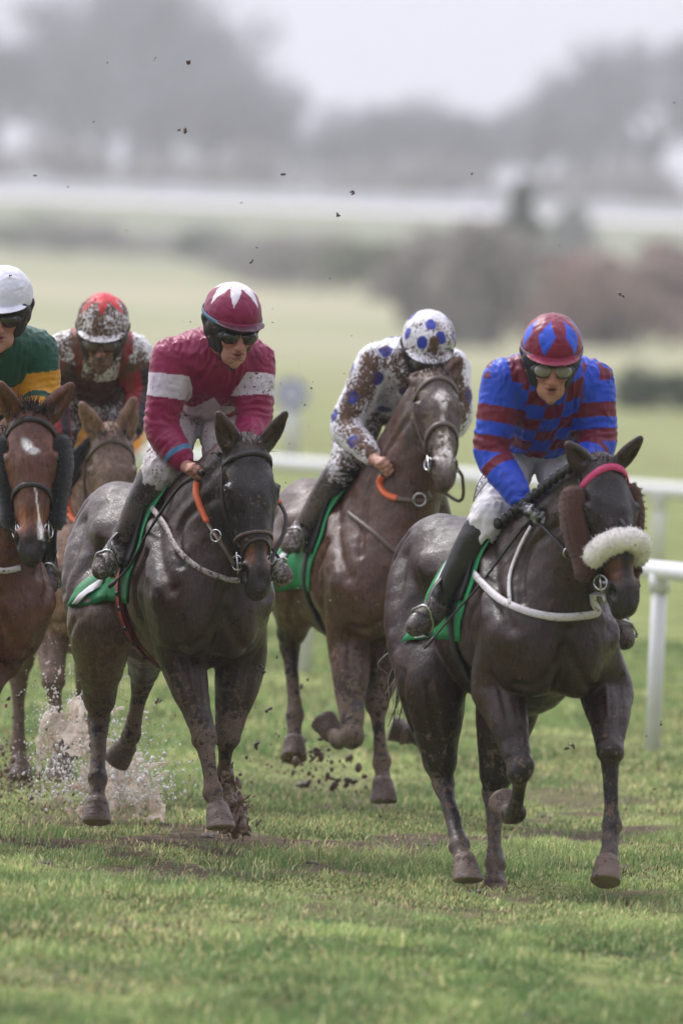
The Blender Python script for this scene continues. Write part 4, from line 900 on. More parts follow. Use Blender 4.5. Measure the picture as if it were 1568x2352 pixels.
# ------------------------------------------------------------------ the five riders
def mixc(col, w, c): w = np.asarray(w, float)[:, None]; return col * (1 - w) + lin(c) * w
def tocam(I): return np.clip(I['n'] @ I['fr'].dirl(0, .0), 0, 1)
def jacketA(I):
    n = len(I['V']); col = np.tile(lin('1f47c4'), (n, 1)); ca = 0
    t = I['t'] + noise(I['V'], 9, 2) * .004
    hoop = ((t > .20) & (t < .315)) | ((t > .41) & (t < .52)) | ((t > .60) & (t < .685))
    chk = ((np.floor(I['lat'] / .078 + .5) + np.floor(I['sp'] / .070 + (I['front'] < 0) * .5)).astype(int) % 2) == 0
    m = np.where(I['arm'], hoop, chk)
    return mixc(col, m, '6f1431'), np.full(n, .13)
def jacketB(I):
    n = len(I['V']); col = np.tile(lin('8a1748'), (n, 1)); t = I['t'] + noise(I['V'], 10, 2) * .006
    band = I['arm'] & (t > .15) & (t < .345); col = mixc(col, band, 'd9cfdc'); col = mixc(col, I['arm'] & (t > .86) & (t < .905), '4f7fa8')
    x, y = I['lat'], -(I['sp'] - I['L'] * .86); a = np.arctan2(x, y); rr = np.hypot(x, y); p = 2 * math.pi / 5; a5 = np.abs((a + p / 2) % p - p / 2); star = rr * (np.cos(a5) + np.sin(a5) * 1.55) < .165
    col = mixc(col, star & ~I['arm'] & (I['front'] > 0), 'cdbccb'); return col, np.where(band, .20 + .10 * I['side'], .07)
def jacketC(I):
    V = I['V']; n = len(V); col = np.tile(lin('e2e0e8'), (n, 1)); g = np.random.default_rng(5); pick = []
    for i in g.permutation(n)[:4000]:
        if all(np.linalg.norm(V[i] - V[j]) > .135 for j in pick): pick.append(i)
    d = np.min([np.linalg.norm(V - V[j], axis=1) for j in pick], 0); col = mixc(col, d < .035, '2b3690')
    return col, np.where(d < .035, .42, np.clip(.02 + .62 * tocam(I) + .22 * fbm(V, 6, 2, 3), 0, .72))
def jacketD(I):
    V = I['V']; n = len(V); col = np.tile(lin('dcdadc'), (n, 1)); t = I['t']; r_ = np.abs(I['n'] @ np.array([0, 1.0, 0]))
    col = mixc(col, I['arm'] & (t > .12), '8c1a2a'); col = mixc(col, I['arm'] & (t > .12) & (np.sin(np.arctan2(I['n'][:, 1], I['n'][:, 0]) * 3) > .25), '23202a')
    col = mixc(col, ~I['arm'] & (np.abs(np.abs(I['lat']) - .12) < .03), '8e1c28'); col = mixc(col, ~I['arm'] & (I['sp'] > .03) & (I['front'] > -.02), '4e2026')
    return col, np.where(I['arm'] & (t > .2), .38 + .12 * noise(V, 8, 2), np.clip(.16 + .5 * tocam(I) + .16 * noise(V, 7, 3), 0, .72))
def jacketE(I):
    n = len(I['V']); col = np.tile(lin('15503f'), (n, 1)); t = I['t'] + noise(I['V'], 9, 2) * .008; s = I['sp'] / I['L']
    b = ~I['arm']; col = mixc(col, I['arm'] & (((t > .26) & (t < .45)) | ((t > .66) & (t < .80))), 'd99a26'); col = mixc(col, b & (s > .24), '23231f'); col = mixc(col, b & (((s > .26) & (s < .48)) | ((s > .64) & (s < .86))), 'c08a2e'); return col, np.full(n, .07)
def starcap(d, npt, r0, r1, off=0.0):
    p = 2 * math.pi / npt; a = np.abs((d['az'] + off + p / 2) % p - p / 2) / (p / 2); return (math.pi / 2 - d['el']) < (r1 + (r0 - r1) * np.minimum(1, a * 1.15) ** .8)
def capA(d):
    n = len(d['a']); col = np.tile(lin('7c1638'), (n, 1)); p = math.pi / 3; da = (d['az'] + p * .80) % p - p / 2
    return mixc(col, (np.abs(da) / .34 + np.abs(d['el'] - .64) / .52 < 1) & ~d['peak'], '2a55d6'), np.full(n, .03)
def capB(d):
    n = len(d['a']); col = np.tile(lin('821644'), (n, 1)); col = mixc(col, starcap(d, 6, .42, 1.06, .38) & ~d['peak'], 'e6dfe8'); return mixc(col, d['peak'], '4a1a30'), np.full(n, .12)
def spots(d, lst, r):
    x = np.stack([np.cos(d['el']) * np.cos(d['az']), np.cos(d['el']) * np.sin(d['az']), np.sin(d['el'])], 1); m = np.zeros(len(x), bool)
    for az, el in lst: m |= (x @ np.array([math.cos(el) * math.cos(az), math.cos(el) * math.sin(az), math.sin(el)])) > math.cos(r)
    return m
def capC(d):
    n = len(d['a']); col = np.tile(lin('e2e0e8'), (n, 1)); sp_ = spots(d, [(-.35, .45), (.42, .62), (-.05, 1.05), (-1.2, .55), (1.3, .5), (2.2, .9), (-2.2, .9)], .20) & ~d['peak']
    blob = np.exp(-((d['az'] - .10) / .20) ** 2 - ((d['el'] - .48) / .22) ** 2); return mixc(col, sp_, '2a379c'), np.clip(np.where(sp_, .2, .40) + .9 * blob, 0, 1)
def capD(d):
    n = len(d['a']); col = np.tile(lin('dedce0'), (n, 1)); st = starcap(d, 6, .42, .98, .0) & ~d['peak']; return mixc(col, st, 'c8222e'), np.where(st, .30, np.where(d['peak'], .42, .58))
def capE(d): n = len(d['a']); return np.tile(lin('dcdde8'), (n, 1)), np.full(n, .05)
def bootA(V, t, fx, col, mud): return col, np.clip(.10 + .5 * sstep(.82, 1.0, t), 0, 1)
def bootM(V, t, fx, col, mud): return col, .45 + .2 * noise(V, 9, 3)
def bootW(V, t, fx, col, mud):
    w = sstep(.0, .06, fx) * (t > .95) * .8; return mixc(col, w, 'b9b2b0'), .50 + .25 * noise(V, 9, 3)
rA = build_rider(dict(fr=FA, H=A, label='rider in blue and claret checked silks with diamond cap on the leading horse', yaw=4, pitch=15, mid=.06, open_mouth=True, skin='b5826f', facemud=.22,
    j=dict(head=(1267, 797, .22), Rsh=(1155, 868, .02), Lsh=(1362, 872, .02), Rel=(1128, 1040, .02), Rwr=(1203, 1160, .17), Rfist=(1228, 1182, .23), Lel=(1372, 1018, .05), Lwr=(1325, 1095, .2), Lfist=(1300, 1115, .26),
           waist=(1252, 982, -.22), pelvis=(1236, 1008, -.40), Rhip=(1176, 1046, -.36), Rknee=(1126, 1192, -.03), Rankle=(1006, 1392, -.20), Rtoe=(946, 1444, -.11), Lhip=(1288, 1044, -.34), Lknee=(1296, 1170, -.06), Lankle=(1408, 1412, -.2), Ltoe=(1438, 1478, -.06)),
    jacket=jacketA, jh=.0048, cap=capA, bootpaint=bootA, breechmud=.13, band=plain('grey elastic', '75606e', .7), collar=True, glove=True, boottop=.03))
def bpB(V, q, col, mud): return mixc(col, np.full(len(V), .25), 'b8a690'), np.full(len(V), .30)
rB = build_rider(dict(fr=FB, H=B, label='rider in maroon silks with white armlets and star on the dark faced horse', yaw=21, pitch=14, mid=.04, skin='b58371', facemud=.22, lens=M_lensd, collar=True, band=plain('light blue elastic', '4f7890', .7),
    j=dict(head=(536, 722, .22), Rsh=(394, 818, .0), Lsh=(586, 824, .0), Rel=(372, 985, .0), Rwr=(427, 1070, .12), Rfist=(450, 1084, .19), Lel=(584, 965, .05), Lwr=(562, 1045, .2), Lfist=(546, 1066, .25),
           waist=(490, 888, -.22), pelvis=(478, 912, -.40), Rhip=(412, 952, -.36), Rknee=(374, 1076, -.03), Rankle=(274, 1258, -.20), Rtoe=(226, 1316, -.11), Lhip=(514, 945, -.34), Lknee=(512, 1075, -.04)),
    jacket=jacketB, jh=.0048, cap=capB, bootpaint=bootW, breechpaint=bpB, boot='3c3532', handmud=.12))
rC = build_rider(dict(fr=FC, H=C, label='mud caked rider in white silks with blue spots behind the leading horse', yaw=5, pitch=26, mid=.05, facemud=.6, lens=M_lensm, handmud=.3,
    j=dict(head=(984, 782, .20), Rsh=(862, 830, .0), Lsh=(1036, 842, .0), Rel=(794, 980, .0), Rwr=(858, 1054, .13), Rfist=(882, 1070, .18), Lel=(1046, 960, .05), Lwr=(965, 1040, .2), Lfist=(942, 1062, .25),
           waist=(905, 886, -.24), pelvis=(896, 918, -.42), Rhip=(828, 956, -.37), Rknee=(796, 1075, -.03), Rankle=(696, 1216, -.20), Rtoe=(658, 1258, -.11), Lhip=(950, 942, -.36), Lknee=(962, 1075, -.04)),
    jacket=jacketC, cap=capC, bootpaint=bootW, boot='3a322e', breechmud=.55, handaR=FC.M @ np.array([.6, 0, -.8])))
def bpD(V, q, col, mud): return col, np.full(len(V), .55)
rD = build_rider(dict(fr=FD, H=Dh, label='rider in red and white silks plastered with brown mud at the back', yaw=-1, pitch=20, mid=.04, skin='9c7565', facemud=.5, stubble='4a352c', lens=M_lensm,
    j=dict(head=(236, 742, .20), Rsh=(152, 800, .0), Lsh=(308, 808, .0), Rel=(118, 892, .0), Rwr=(144, 1030, .12), Rfist=(164, 1052, .17), Lel=(322, 900, .0), Lwr=(302, 1000, .15), Lfist=(288, 1024, .2),
           waist=(226, 862, -.22), pelvis=(206, 892, -.38), Rhip=(150, 928, -.34), Rknee=(104, 1082, -.02), Rankle=(100, 1246, -.2), Rtoe=(94, 1292, -.1), Lhip=(250, 930, -.32), Lknee=(262, 1075, -.02)),
    jacket=jacketD, cap=capD, bootpaint=bootM, breechpaint=bpD, boot='33292a'))
rE = build_rider(dict(fr=FE, H=Eh, label='rider in green and gold hooped silks with plain white cap at the left edge', yaw=-6, pitch=12, mid=.02, skin='c49384', facemud=.05, lens=M_lensd, harness=M_black,
    j=dict(head=(8, 684, .22), Rsh=(-92, 798, .0), Lsh=(86, 800, .0), Rel=(-116, 905, .0), Rwr=(-60, 1005, .12), Rfist=(-40, 1030, .18), Lel=(96, 893, .0), Lwr=(84, 990, .12), Lfist=(74, 1020, .18),
           waist=(0, 900, -.24), pelvis=(-10, 945, -.42), Rhip=(-68, 960, -.36), Rknee=(-120, 1092, -.02), Rankle=(-160, 1290, -.2), Rtoe=(-176, 1345, -.08), Lhip=(46, 955, -.34), Lknee=(86, 1105, -.02), Lankle=(103, 1290, -.2), Ltoe=(114, 1352, -.06)),
    jacket=jacketE, cap=capE, bootpaint=bootA))
for H, r in ((A, rA), (B, rB), (C, rC), (Dh, rD), (Eh, rE)):
    for s in 'RL': stirrup(H, r, s)
# reins, hand to bit
PA, PB, PC, PD, PE = FA.PX, FB.PX, FC.PX, FD.PX, FE.PX
def rp(H, px, py, xf, o=.018):
    p = H.fr.PX(px, py, xf); tc = nrm(H.fr.loc(CAMP) - p); h_ = hit(H, px, py)
    return h_ + tc * o if h_ is not None and (h_ + tc * o) @ tc > p @ tc else p
PA, PB, PC, PD, PE = [(lambda px, py, xf, H=H: rp(H, px, py, xf)) for H in (A, B, C, Dh, Eh)]
rein(A, [rA.q['Rfist'] + np.array([.02, 0, -.02]), PA(1262, 1226, .34), PA(1304, 1270, .56), A.bitR], None)
rein(A, [rA.q['Lfist'], PA(1430, 1200, .5), A.bitL], None)
mb = MB(); torus(mb, PA(1303, 1270, .57), FA.dirl(30), .020, .004); mb.build('rein_ring', M_steel, A.bridle)
rein(B, [rB.q['Rfist'] + np.array([.02, 0, -.03]), PB(452, 1140, .30), PB(476, 1200, .46), PB(508, 1248, .60), B.bitR], (.06, .50), w=.020, mat=M_leather2)
rein(B, [rB.q['Lfist'], PB(655, 1180, .5), B.bitL], (.1, .4))
mb = MB(); torus(mb, PB(496, 1231, .59), FB.dirl(-30), .026, .0045); mb.build('rein_ring', M_steel, B.bridle)
rein(C, [rC.q['Rfist'] + np.array([.02, 0, -.03]), PC(872, 1110, .26), PC(888, 1136, .36), PC(930, 1148, .46), PC(985, 1150, .52), C.bitR + np.array([-.03, .02, -.12])], (.08, .52), w=.024, mat=M_leather2)
rein(C, [rC.q['Lfist'], PC(1050, 1150, .5), PC(1062, 1100, .6), C.bitL], None, mat=M_leather2)
mb = MB(); torus(mb, PC(963, 1148, .52), FC.dirl(-10), .030, .005); mb.build('rein_ring', M_steel, C.bridle)
rein(Dh, [rD.q['Rfist'], PD(152, 1130, .24), PD(160, 1180, .36), PD(185, 1205, .44), Dh.bitR], (.15, .75), w=.022, mat=M_leather2)
rein(Dh, [rD.q['Lfist'], PD(322, 1150, .4), Dh.bitL], (.1, .4), mat=M_leather2)
rein(Eh, [rE.q['Rfist'], PE(-10, 1150, .4), Eh.bitR], None); rein(Eh, [rE.q['Lfist'], PE(120, 1150, .45), Eh.bitL], None)
# whips carried by the riders
whip('long black whip held low along the leading horse with its tip at the boot', A, [(1240, 1172, .25), (1190, 1225, .14), (1100, 1345, .06), (1040, 1412, .02), (974, 1490, .0)])
whip('black whip held back past the boot of the rider in maroon', B, [(462, 1086, .22), (410, 1122, .12), (345, 1215, .06), (298, 1300, .02), (250, 1350, .0)], .008, .005)
# plaits, manes, forelocks and tails
def crest_pt(H, t, off=.0):
    w = np.array([-.02, 0, 1.50 * H.fr.zw / 1.58]); c = H.HP(.02, -.11, 0); a = w + (c - w) * t; n = nrm(np.cross(np.cross(c - w, [0, 1.0, 0]), c - w)); n = n if n[2] > 0 else -n
    p = H.sdf.march(a + n * .35, -n, .5); return (p if p is not None else a) + n * off, n
mb = MB(); g = np.random.default_rng(2)
for i in range(12):
    p, n = crest_pt(A, .10 + i * .078, .008); p = p + np.array([0, -.022, .004]); mb.ball(p, .023, 10, 8); mb.ball(p + np.array([0, -.008, .012]), .014, 8, 6)
mb.build('mane', M_hair, A.root)
def mane(H, side, ts, ln, seed, droop=1.0, r0=.004, cnt=260):
    g = np.random.default_rng(seed); mb = MB(); ro = []; ti = []
    for i in range(cnt):
        p, n = crest_pt(H, g.uniform(*ts), -.006); ro.append(p + g.normal(0, .008, 3)); ti.append(p + n * g.uniform(.0, .03) + np.array([g.normal(-.03, .03), side * g.uniform(.06, .14), -droop * g.uniform(.4, 1) * ln]))
    strands(mb, ro, ti, r0, .03, seed); return mb.build('mane', M_hair, H.root)
def tuft(H, cnt, ln, seed, up=.4, name='forelock', spread=.03, t0=.0, fall=.6, mat=None):
    g = np.random.default_rng(seed); mb = MB(); ro = []; ti = []
    for i in range(cnt):
        p = H.HP(t0 + g.uniform(-.03, .03), -.05 + g.uniform(-.03, .02), g.normal(0, spread)); ro.append(p); ti.append(p + H.fn * ln * g.uniform(.1, .5) - H.ax * ln * g.uniform(.1, up) + H.lat * g.normal(0, .03) + H.ax * ln * fall * g.uniform(0, 1))
    strands(mb, ro, ti, .0035, .02, seed); return mb.build(name, mat or M_hair, H.root)
mane(B, 1, (.3, .98), .05, 4, .5, cnt=120); tuft(B, 90, .08, 5, 1.0, fall=.7)
mane(C, -1, (.02, .16), .10, 6, .5, cnt=70); tuft(C, 120, .12, 7, .9, fall=.9)
mane(Dh, -1, (.15, .98), .34, 8, 1.0, cnt=420); tuft(Dh, 110, .12, 9, .5, fall=.8)
tuft(Eh, 260, .10, 10, .9, spread=.035, fall=.35); mane(Eh, 1, (.3, .95), .12, 11, .6)
tuft(A, 60, .05, 12, .6, fall=.3)
PA, PB, PC, PD, PE = FA.PX, FB.PX, FC.PX, FD.PX, FE.PX
def tail(H, tip, seed, cnt=160, mat=None):
    g = np.random.default_rng(seed); mb = MB(); zs = H.fr.zw / 1.58; b = np.array([-1.18, 0, 1.36 * zs])
    mb.tube(spline([np.array([-1.10, 0, 1.40 * zs]), b, b + np.array([-.10, 0, -.12])], 5), np.linspace(.045, .02, 11), 8)
    for i in range(cnt):
        a = b + g.normal(0, .018, 3); e = np.asarray(tip) + g.normal(0, .06, 3); m = (a + e) / 2 + np.array([-.10, 0, .08]) + g.normal(0, .03, 3); P = spline([a, m, e], 4); mb.tube(P, np.linspace(.006, .002, len(P)), 3)
    return mb.build('tail', mat or M_hair, H.root)
tail(A, PA(925, 1590, -1.25), 1, 50); tail(B, PB(262, 1490, -1.5), 2); tail(C, PC(640, 1350, -1.4), 3); tail(Dh, (-1.4, .1, .8), 4); tail(Eh, (-1.4, .1, .8), 5)
mb = MB(); g = np.random.default_rng(6)                                # pale muddy ends of the leader's tail
for i in range(46):
    a = PA(925 + g.normal(0, 9), 1480 + g.uniform(0, 60), -1.2); e = PA(925 + g.normal(0, 16), 1600 + g.normal(0, 30), -1.2 + g.normal(0, .05)); P = spline([a, (a + e) / 2 + g.normal(0, .02, 3), e], 4); mb.tube(P, np.linspace(.003, .0012, len(P)), 3)
mb.build('tail_ends', plain('muddy tail hair', 'a39a90', .6, var=.3), A.root)
# lettering on the leader's breeches
def lettering(r, txt, px, py, size, down, mat, rows=None):
    o, d = r.fr.rayl(px, py); t0 = r.fr.o[1] - 2; c = r.br_sdf.march(o + d * t0, d, 4)
    if c is None: return
    n = r.br_sdf.grad(c)[0]; e1 = np.asarray(down); e1 = nrm(e1 - n * (e1 @ n)); e2 = np.cross(n, e1)
    cu = bpy.data.curves.new('lettering', 'FONT'); cu.body = txt; cu.size = size; cu.align_x = 'CENTER'; cu.align_y = 'CENTER'; cu.resolution_u = 3; cu.offset = size * .012
    ob = bpy.data.objects.new('tmp', cu); COL.objects.link(ob); dg = bpy.context.evaluated_depsgraph_get(); me = bpy.data.meshes.new_from_object(ob.evaluated_get(dg)); V = np.array([v.co[:] for v in me.vertices]); F = [tuple(p.vertices) for p in me.polygons]; bpy.data.objects.remove(ob); bpy.data.meshes.remove(me)
    def place(V):
        o_ = []
        for v in V:
            p = c + e1 * v[0] + e2 * v[1]; h = r.br_sdf.march(p + n * .06, -n, .14); o_.append((h if h is not None else p) + n * .007)
        return np.array(o_)
    mb = MB(); mb.add(place(V), F)
    for a, b in (((-.075, .034), (.062, .034)), ((.062, .034), (.062, -.034)), ((.062, -.034), (-.075, -.034))):
        P = place([(a[0] + (b[0] - a[0]) * t, a[1] + (b[1] - a[1]) * t) for t in np.linspace(0, 1, 8)]); mb.tube(P, .0022, 5)
    mb.build('lettering', mat, r.breeches, off=r.base)
lettering(rA, 'ove', 1104, 1117, .062, FA.M @ np.array([.15, 0, -1]), plain('navy print', '1f2040', .6))
# ------------------------------------------------------------------ ground
def terr(x, y):
    """height of the land: level course, then a field rising to the far woods"""
    x = np.asarray(x, float); y = np.asarray(y, float)
    z = np.interp(y, [0, 140, 540, 1290, 1665, 1840, 9000], [0, 0, -.2, 6.15, 16.0, 17.5, 17.5])
    return z + np.where(y < 140, .018 * np.sin(x * 1.3 + y * .41) * np.sin(y * .23 + 1) + .010 * np.sin(x * 3.1 - y * .9), 0) * np.clip((y - 5) / 10, 0, 1)
def ground_at(px, py):
    d = ray(px, py); t = np.concatenate([np.arange(30, 200, .1), np.arange(200, 2600, .7)]); P = CAMP + t[:, None] * d
    i = np.nonzero(P[:, 2] < terr(P[:, 0], P[:, 1]))[0]; return P[i[0]] if len(i) else P[-1]
ys = np.concatenate([np.arange(4, 34, 2), np.arange(34, 72, .11), np.arange(72, 90, .4), np.arange(90, 200, 2), np.arange(200, 1900, 15), [2000, 2300, 2600]])
xs = np.concatenate([[-1600, -900, -300, -120, -60, -30, -16], np.arange(-9, -3, .5), np.arange(-3, 3.01, .11), np.arange(3.5, 9.01, .5), [16, 30, 60, 120, 300, 900, 1600]])
HOOF = [ground_at(px, py)[:2] for px, py in ((1073, 2030), (1137, 2062), (1195, 2070), (880, 1856), (505, 1925), (540, 1915), (225, 1890), (165, 1870), (300, 1850), (1240, 1885), (1210, 1965), (985, 1945), (720, 1985), (1380, 2075), (1290, 1990), (700, 1830), (800, 1840), (60, 1790), (1530, 2205), (110, 1985))]
def soil_shade_at(x, y):
    """how bare and churned the turf is: the strip the field gallops over, and round each hoof, darkened there for contact shadow too"""
    P = np.stack([x, y * .5, x * 0], 1); tr = np.exp(-((y - 51.5 - x * 1.2) / 6.5) ** 2); s = sstep(.30, .78, fbm(P, 1.6, 3, 25) + .16 * tr + .40 * fbm(P, 5, 2, 29)) * (.35 + .65 * tr)
    for hx, hy in HOOF: s = np.maximum(s, 1.0 * np.exp(-((x - hx) / .10) ** 2 - ((y - hy) / .32) ** 2) + .25 * fbm(P, 9, 1, 31) * np.exp(-((x - hx) / .25) ** 2 - ((y - hy) / .7) ** 2))  # mud spots under the hooves double as painted contact shadow
    return np.clip(s, 0, 1)
X, Y = np.meshgrid(xs, ys); nv = len(xs); Vg = np.stack([X, Y, terr(X, Y)], -1).reshape(-1, 3)
ii, jj = np.meshgrid(np.arange(len(ys) - 1), np.arange(nv - 1), indexing='ij'); a = (ii * nv + jj).ravel(); Fg = np.stack([a, a + 1, a + nv + 1, a + nv], 1)
def mat_ground():
    m, t, p = _new('turf'); co = N(t, 'NewGeometry'); sep = N(t, 'SeparateXYZ'); t.links.new(co.outputs['Position'], sep.inputs[0])
    def ramp(src, stops):
        r = N(t, 'ValToRGB'); e = r.color_ramp.elements
        while len(e) < len(stops): e.new(0.5)
        for el, (po, c) in zip(e, stops): el.position = po; el.color = (*lin(c), 1)
        t.links.new(src, r.inputs[0]); return r.outputs[0]
    def noi(sc_, det=4, sx=1, sy=1):
        mp = N(t, 'Mapping'); mp.inputs['Scale'].default_value = (sx, sy, 1); t.links.new(co.outputs['Position'], mp.inputs['Vector']); n = N(t, 'TexNoise', Scale=sc_, Detail=float(det), Roughness=0.6); t.links.new(mp.outputs[0], n.inputs['Vector']); return n.outputs[0]
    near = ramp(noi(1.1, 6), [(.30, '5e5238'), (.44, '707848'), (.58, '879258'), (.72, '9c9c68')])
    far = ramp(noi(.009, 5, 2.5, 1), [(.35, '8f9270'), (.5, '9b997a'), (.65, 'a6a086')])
    so = N(t, 'Attribute', attribute_name='soil_shade'); mud_ = ramp(noi(14, 5), [(.35, '3a2e25'), (.5, '54443a'), (.65, '6e5e50')]); xs_ = N(t, 'Mix', data_type='RGBA'); t.links.new(so.outputs['Fac'], xs_.inputs['Factor']); t.links.new(near, xs_.inputs['A']); t.links.new(mud_, xs_.inputs['B']); near = xs_.outputs['Result']
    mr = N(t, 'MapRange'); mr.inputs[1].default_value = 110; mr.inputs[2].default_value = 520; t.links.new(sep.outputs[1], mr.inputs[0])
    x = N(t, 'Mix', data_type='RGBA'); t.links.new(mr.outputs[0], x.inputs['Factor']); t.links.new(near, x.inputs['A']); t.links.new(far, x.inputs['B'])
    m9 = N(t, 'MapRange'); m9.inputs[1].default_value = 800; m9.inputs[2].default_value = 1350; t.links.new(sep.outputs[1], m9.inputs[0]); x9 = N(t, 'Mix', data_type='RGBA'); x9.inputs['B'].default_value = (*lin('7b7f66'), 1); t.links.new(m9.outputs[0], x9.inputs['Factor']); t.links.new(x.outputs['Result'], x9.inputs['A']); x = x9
    t.links.new(x.outputs['Result'], p.inputs['Base Color']); p.inputs['Roughness'].default_value = .95; p.inputs['Specular IOR Level'].default_value = .1
    b = N(t, 'Bump', Strength=.6, Distance=.05); t.links.new(noi(9, 6), b.inputs['Height']); t.links.new(b.outputs[0], p.inputs['Normal']); return m
gr = make('ground', Vg, Fg, mat_ground()); a = gr.data.attributes.new('soil_shade', 'FLOAT', 'POINT'); a.data.foreach_set('value', soil_shade_at(Vg[:, 0], Vg[:, 1]).astype(np.float32)); tag(gr, kind='structure')

# grass blades of the near track
def grass():
    g = np.random.default_rng(11); bands = [(37, 44, 1900), (44, 54, 3000), (54, 64, 1600), (64, 84, 550)]; B = []
    for y0, y1, den in bands:
        hw = .031 * y1 + .9; n = int(den * (y1 - y0) * 2 * hw); B.append(np.stack([g.uniform(-hw, hw, n), g.uniform(y0, y1, n)], 1))
    B = np.concatenate(B); P3 = np.stack([B[:, 0], B[:, 1] * .55, B[:, 0] * 0], 1)
    cl = fbm(P3, .9, 3, 5); pt = fbm(P3, 2.6, 3, 15); worn = fbm(P3, 1.4, 3, 25)
    tr = np.exp(-((B[:, 1] - 52 - B[:, 0] * 1.2) / 7.5) ** 2)          # ground the field has galloped over
    soil_shade = soil_shade_at(B[:, 0], B[:, 1]); keep = g.uniform(0, 1, len(B)) < np.clip(1.05 - .97 * soil_shade, .04, 1); B = B[keep]; cl = cl[keep]; pt = pt[keep]; worn = worn[keep]; tr = tr[keep]
    n = len(B); cl2 = fbm(P3[keep], 7, 2, 35); h = g.uniform(.017, .052, n) * (1 + .45 * cl + .5 * cl2) * (1 - .35 * sstep(.0, .5, worn)) * np.where(B[:, 1] > 60, 1.25, 1); w = g.uniform(.0020, .0048, n) * np.where(B[:, 1] > 60, 2.0, 1) * np.where(B[:, 1] < 44, 1.4, 1)
    az = g.uniform(0, 2 * math.pi, n); fx, fy = np.cos(az), np.sin(az); lean = np.abs(g.normal(.45, .45, n)) * h; la = g.uniform(0, 2 * math.pi, n) ; lx = np.cos(la) * lean + .004; ly = np.sin(la) * lean
    z0 = terr(B[:, 0], B[:, 1]) - .004; V = np.zeros((n, 5, 3))
    for k_, (sg, f, ww) in enumerate(((-1, 0, 1), (1, 0, 1), (1, .55, .8), (-1, .55, .8), (0, 1, 0))):
        V[:, k_, 0] = B[:, 0] + fx * w * sg * ww + lx * f * f; V[:, k_, 1] = B[:, 1] + fy * w * sg * ww + ly * f * f; V[:, k_, 2] = z0 + h * f * (1 - .25 * (lean / h) * f)
    c0, c1, c2, c3 = lin('688352'), lin('97a66e'), lin('cfc594'), lin('63523c'); u = np.clip(.5 + .55 * pt + g.normal(0, .22, n), 0, 1)[:, None]; col = c0 * (1 - u) + c1 * u
    d = (g.uniform(0, 1, n) < .08 + .20 * sstep(0, .5, worn) + .06 * tr)[:, None]; col = np.where(d, c2 * g.uniform(.7, 1.1, (n, 1)), col); d = (g.uniform(0, 1, n) < .015 + .12 * sstep(.15, .6, worn + .15 * tr))[:, None]; col = np.where(d, c3, col); col = 1.12 * col * g.uniform(.62, 1.3, (n, 1)) * (1 + .26 * cl2 + .14 * pt)[:, None]
    C = np.repeat(col[:, None, :], 5, 1).reshape(-1, 3); b = (np.arange(n) * 5)[:, None]; F = np.concatenate([b + np.array([[0, 1, 2]]), b + np.array([[0, 2, 3]]), b + np.array([[3, 2, 4]])])
    m, t, p = _new('grass blade'); a = N(t, 'VertexColor', layer_name='Col'); t.links.new(a.outputs[0], p.inputs['Base Color']); p.inputs['Roughness'].default_value = .6; p.inputs['Specular IOR Level'].default_value = .25
    tl = N(t, 'BsdfTranslucent'); t.links.new(a.outputs[0], tl.inputs['Color']); ms = N(t, 'MixShader'); ms.inputs[0].default_value = .3; t.links.new(p.outputs[0], ms.inputs[1]); t.links.new(tl.outputs[0], ms.inputs[2]); t.links.new(ms.outputs[0], t.nodes['Material Output'].inputs['Surface'])
    tag(make('grass', V.reshape(-1, 3), F, m, col=C, shade=False), kind='stuff')
grass()

# ------------------------------------------------------------------ rails, signs
M_rail = plain('white plastic rail', 'd9d9dc', .4, var=.05, scale=6, mud=.08)
def rail(name, label, a, b, z, r, pr, t0, t1, gap, phase=0.0):
    """rail through ground points a and b, extended to parameters t0..t1, posts every gap metres"""
    a = np.asarray(a)[:2]; b = np.asarray(b)[:2]; L = np.linalg.norm(b - a); pt = lambda t: a + (b - a) * t; o = pt(0); root = empty('running_rail', (o[0], o[1], 0)); tag(root, label, 'rail', 'white rails of the course'); off = (o[0], o[1], 0)
    n = max(2, int((t1 - t0) * L / 2)); mb = MB(); mb.tube([(*pt(t), float(terr(*pt(t))) + z) for t in np.linspace(t0, t1, n)], r, 12); mb.build('rail', M_rail, root, off=off)
    k0, k1 = math.ceil(t0 * L / gap), math.floor(t1 * L / gap)
    for k_ in range(k0, k1 + 1):
        q = pt((k_ + phase) * gap / L); zz = float(terr(*q)); mb = MB(); mb.tube([(q[0], q[1], zz - .1), (q[0], q[1], zz + z - r * .5)], pr, 12); mb.tube([(q[0], q[1], zz + z - r * 2.2), (q[0], q[1], zz + z - r * .3)], pr * 1.35, 12); mb.build('post', M_rail, root, off=off)
    return root
g1, g2 = ground_at(1497, 1735), ground_at(700, 1547)
rail('running_rail', 'nearest white running rail with round posts passing behind the horses', g1, g2, 1.02, .054, .043, -1.2, 3.0, np.linalg.norm(g2[:2] - g1[:2]) / 3)
r1, r2 = at_z(330, 1050, .71), at_z(1525, 1122, .71)
rail('running_rail', 'blurred low white rail across the far side of the track', r2, r1, .71, .075, .05, -3.0, 4.0, 3.2, .02)
fa, fb = ground_at(-60, 440), ground_at(1630, 506)
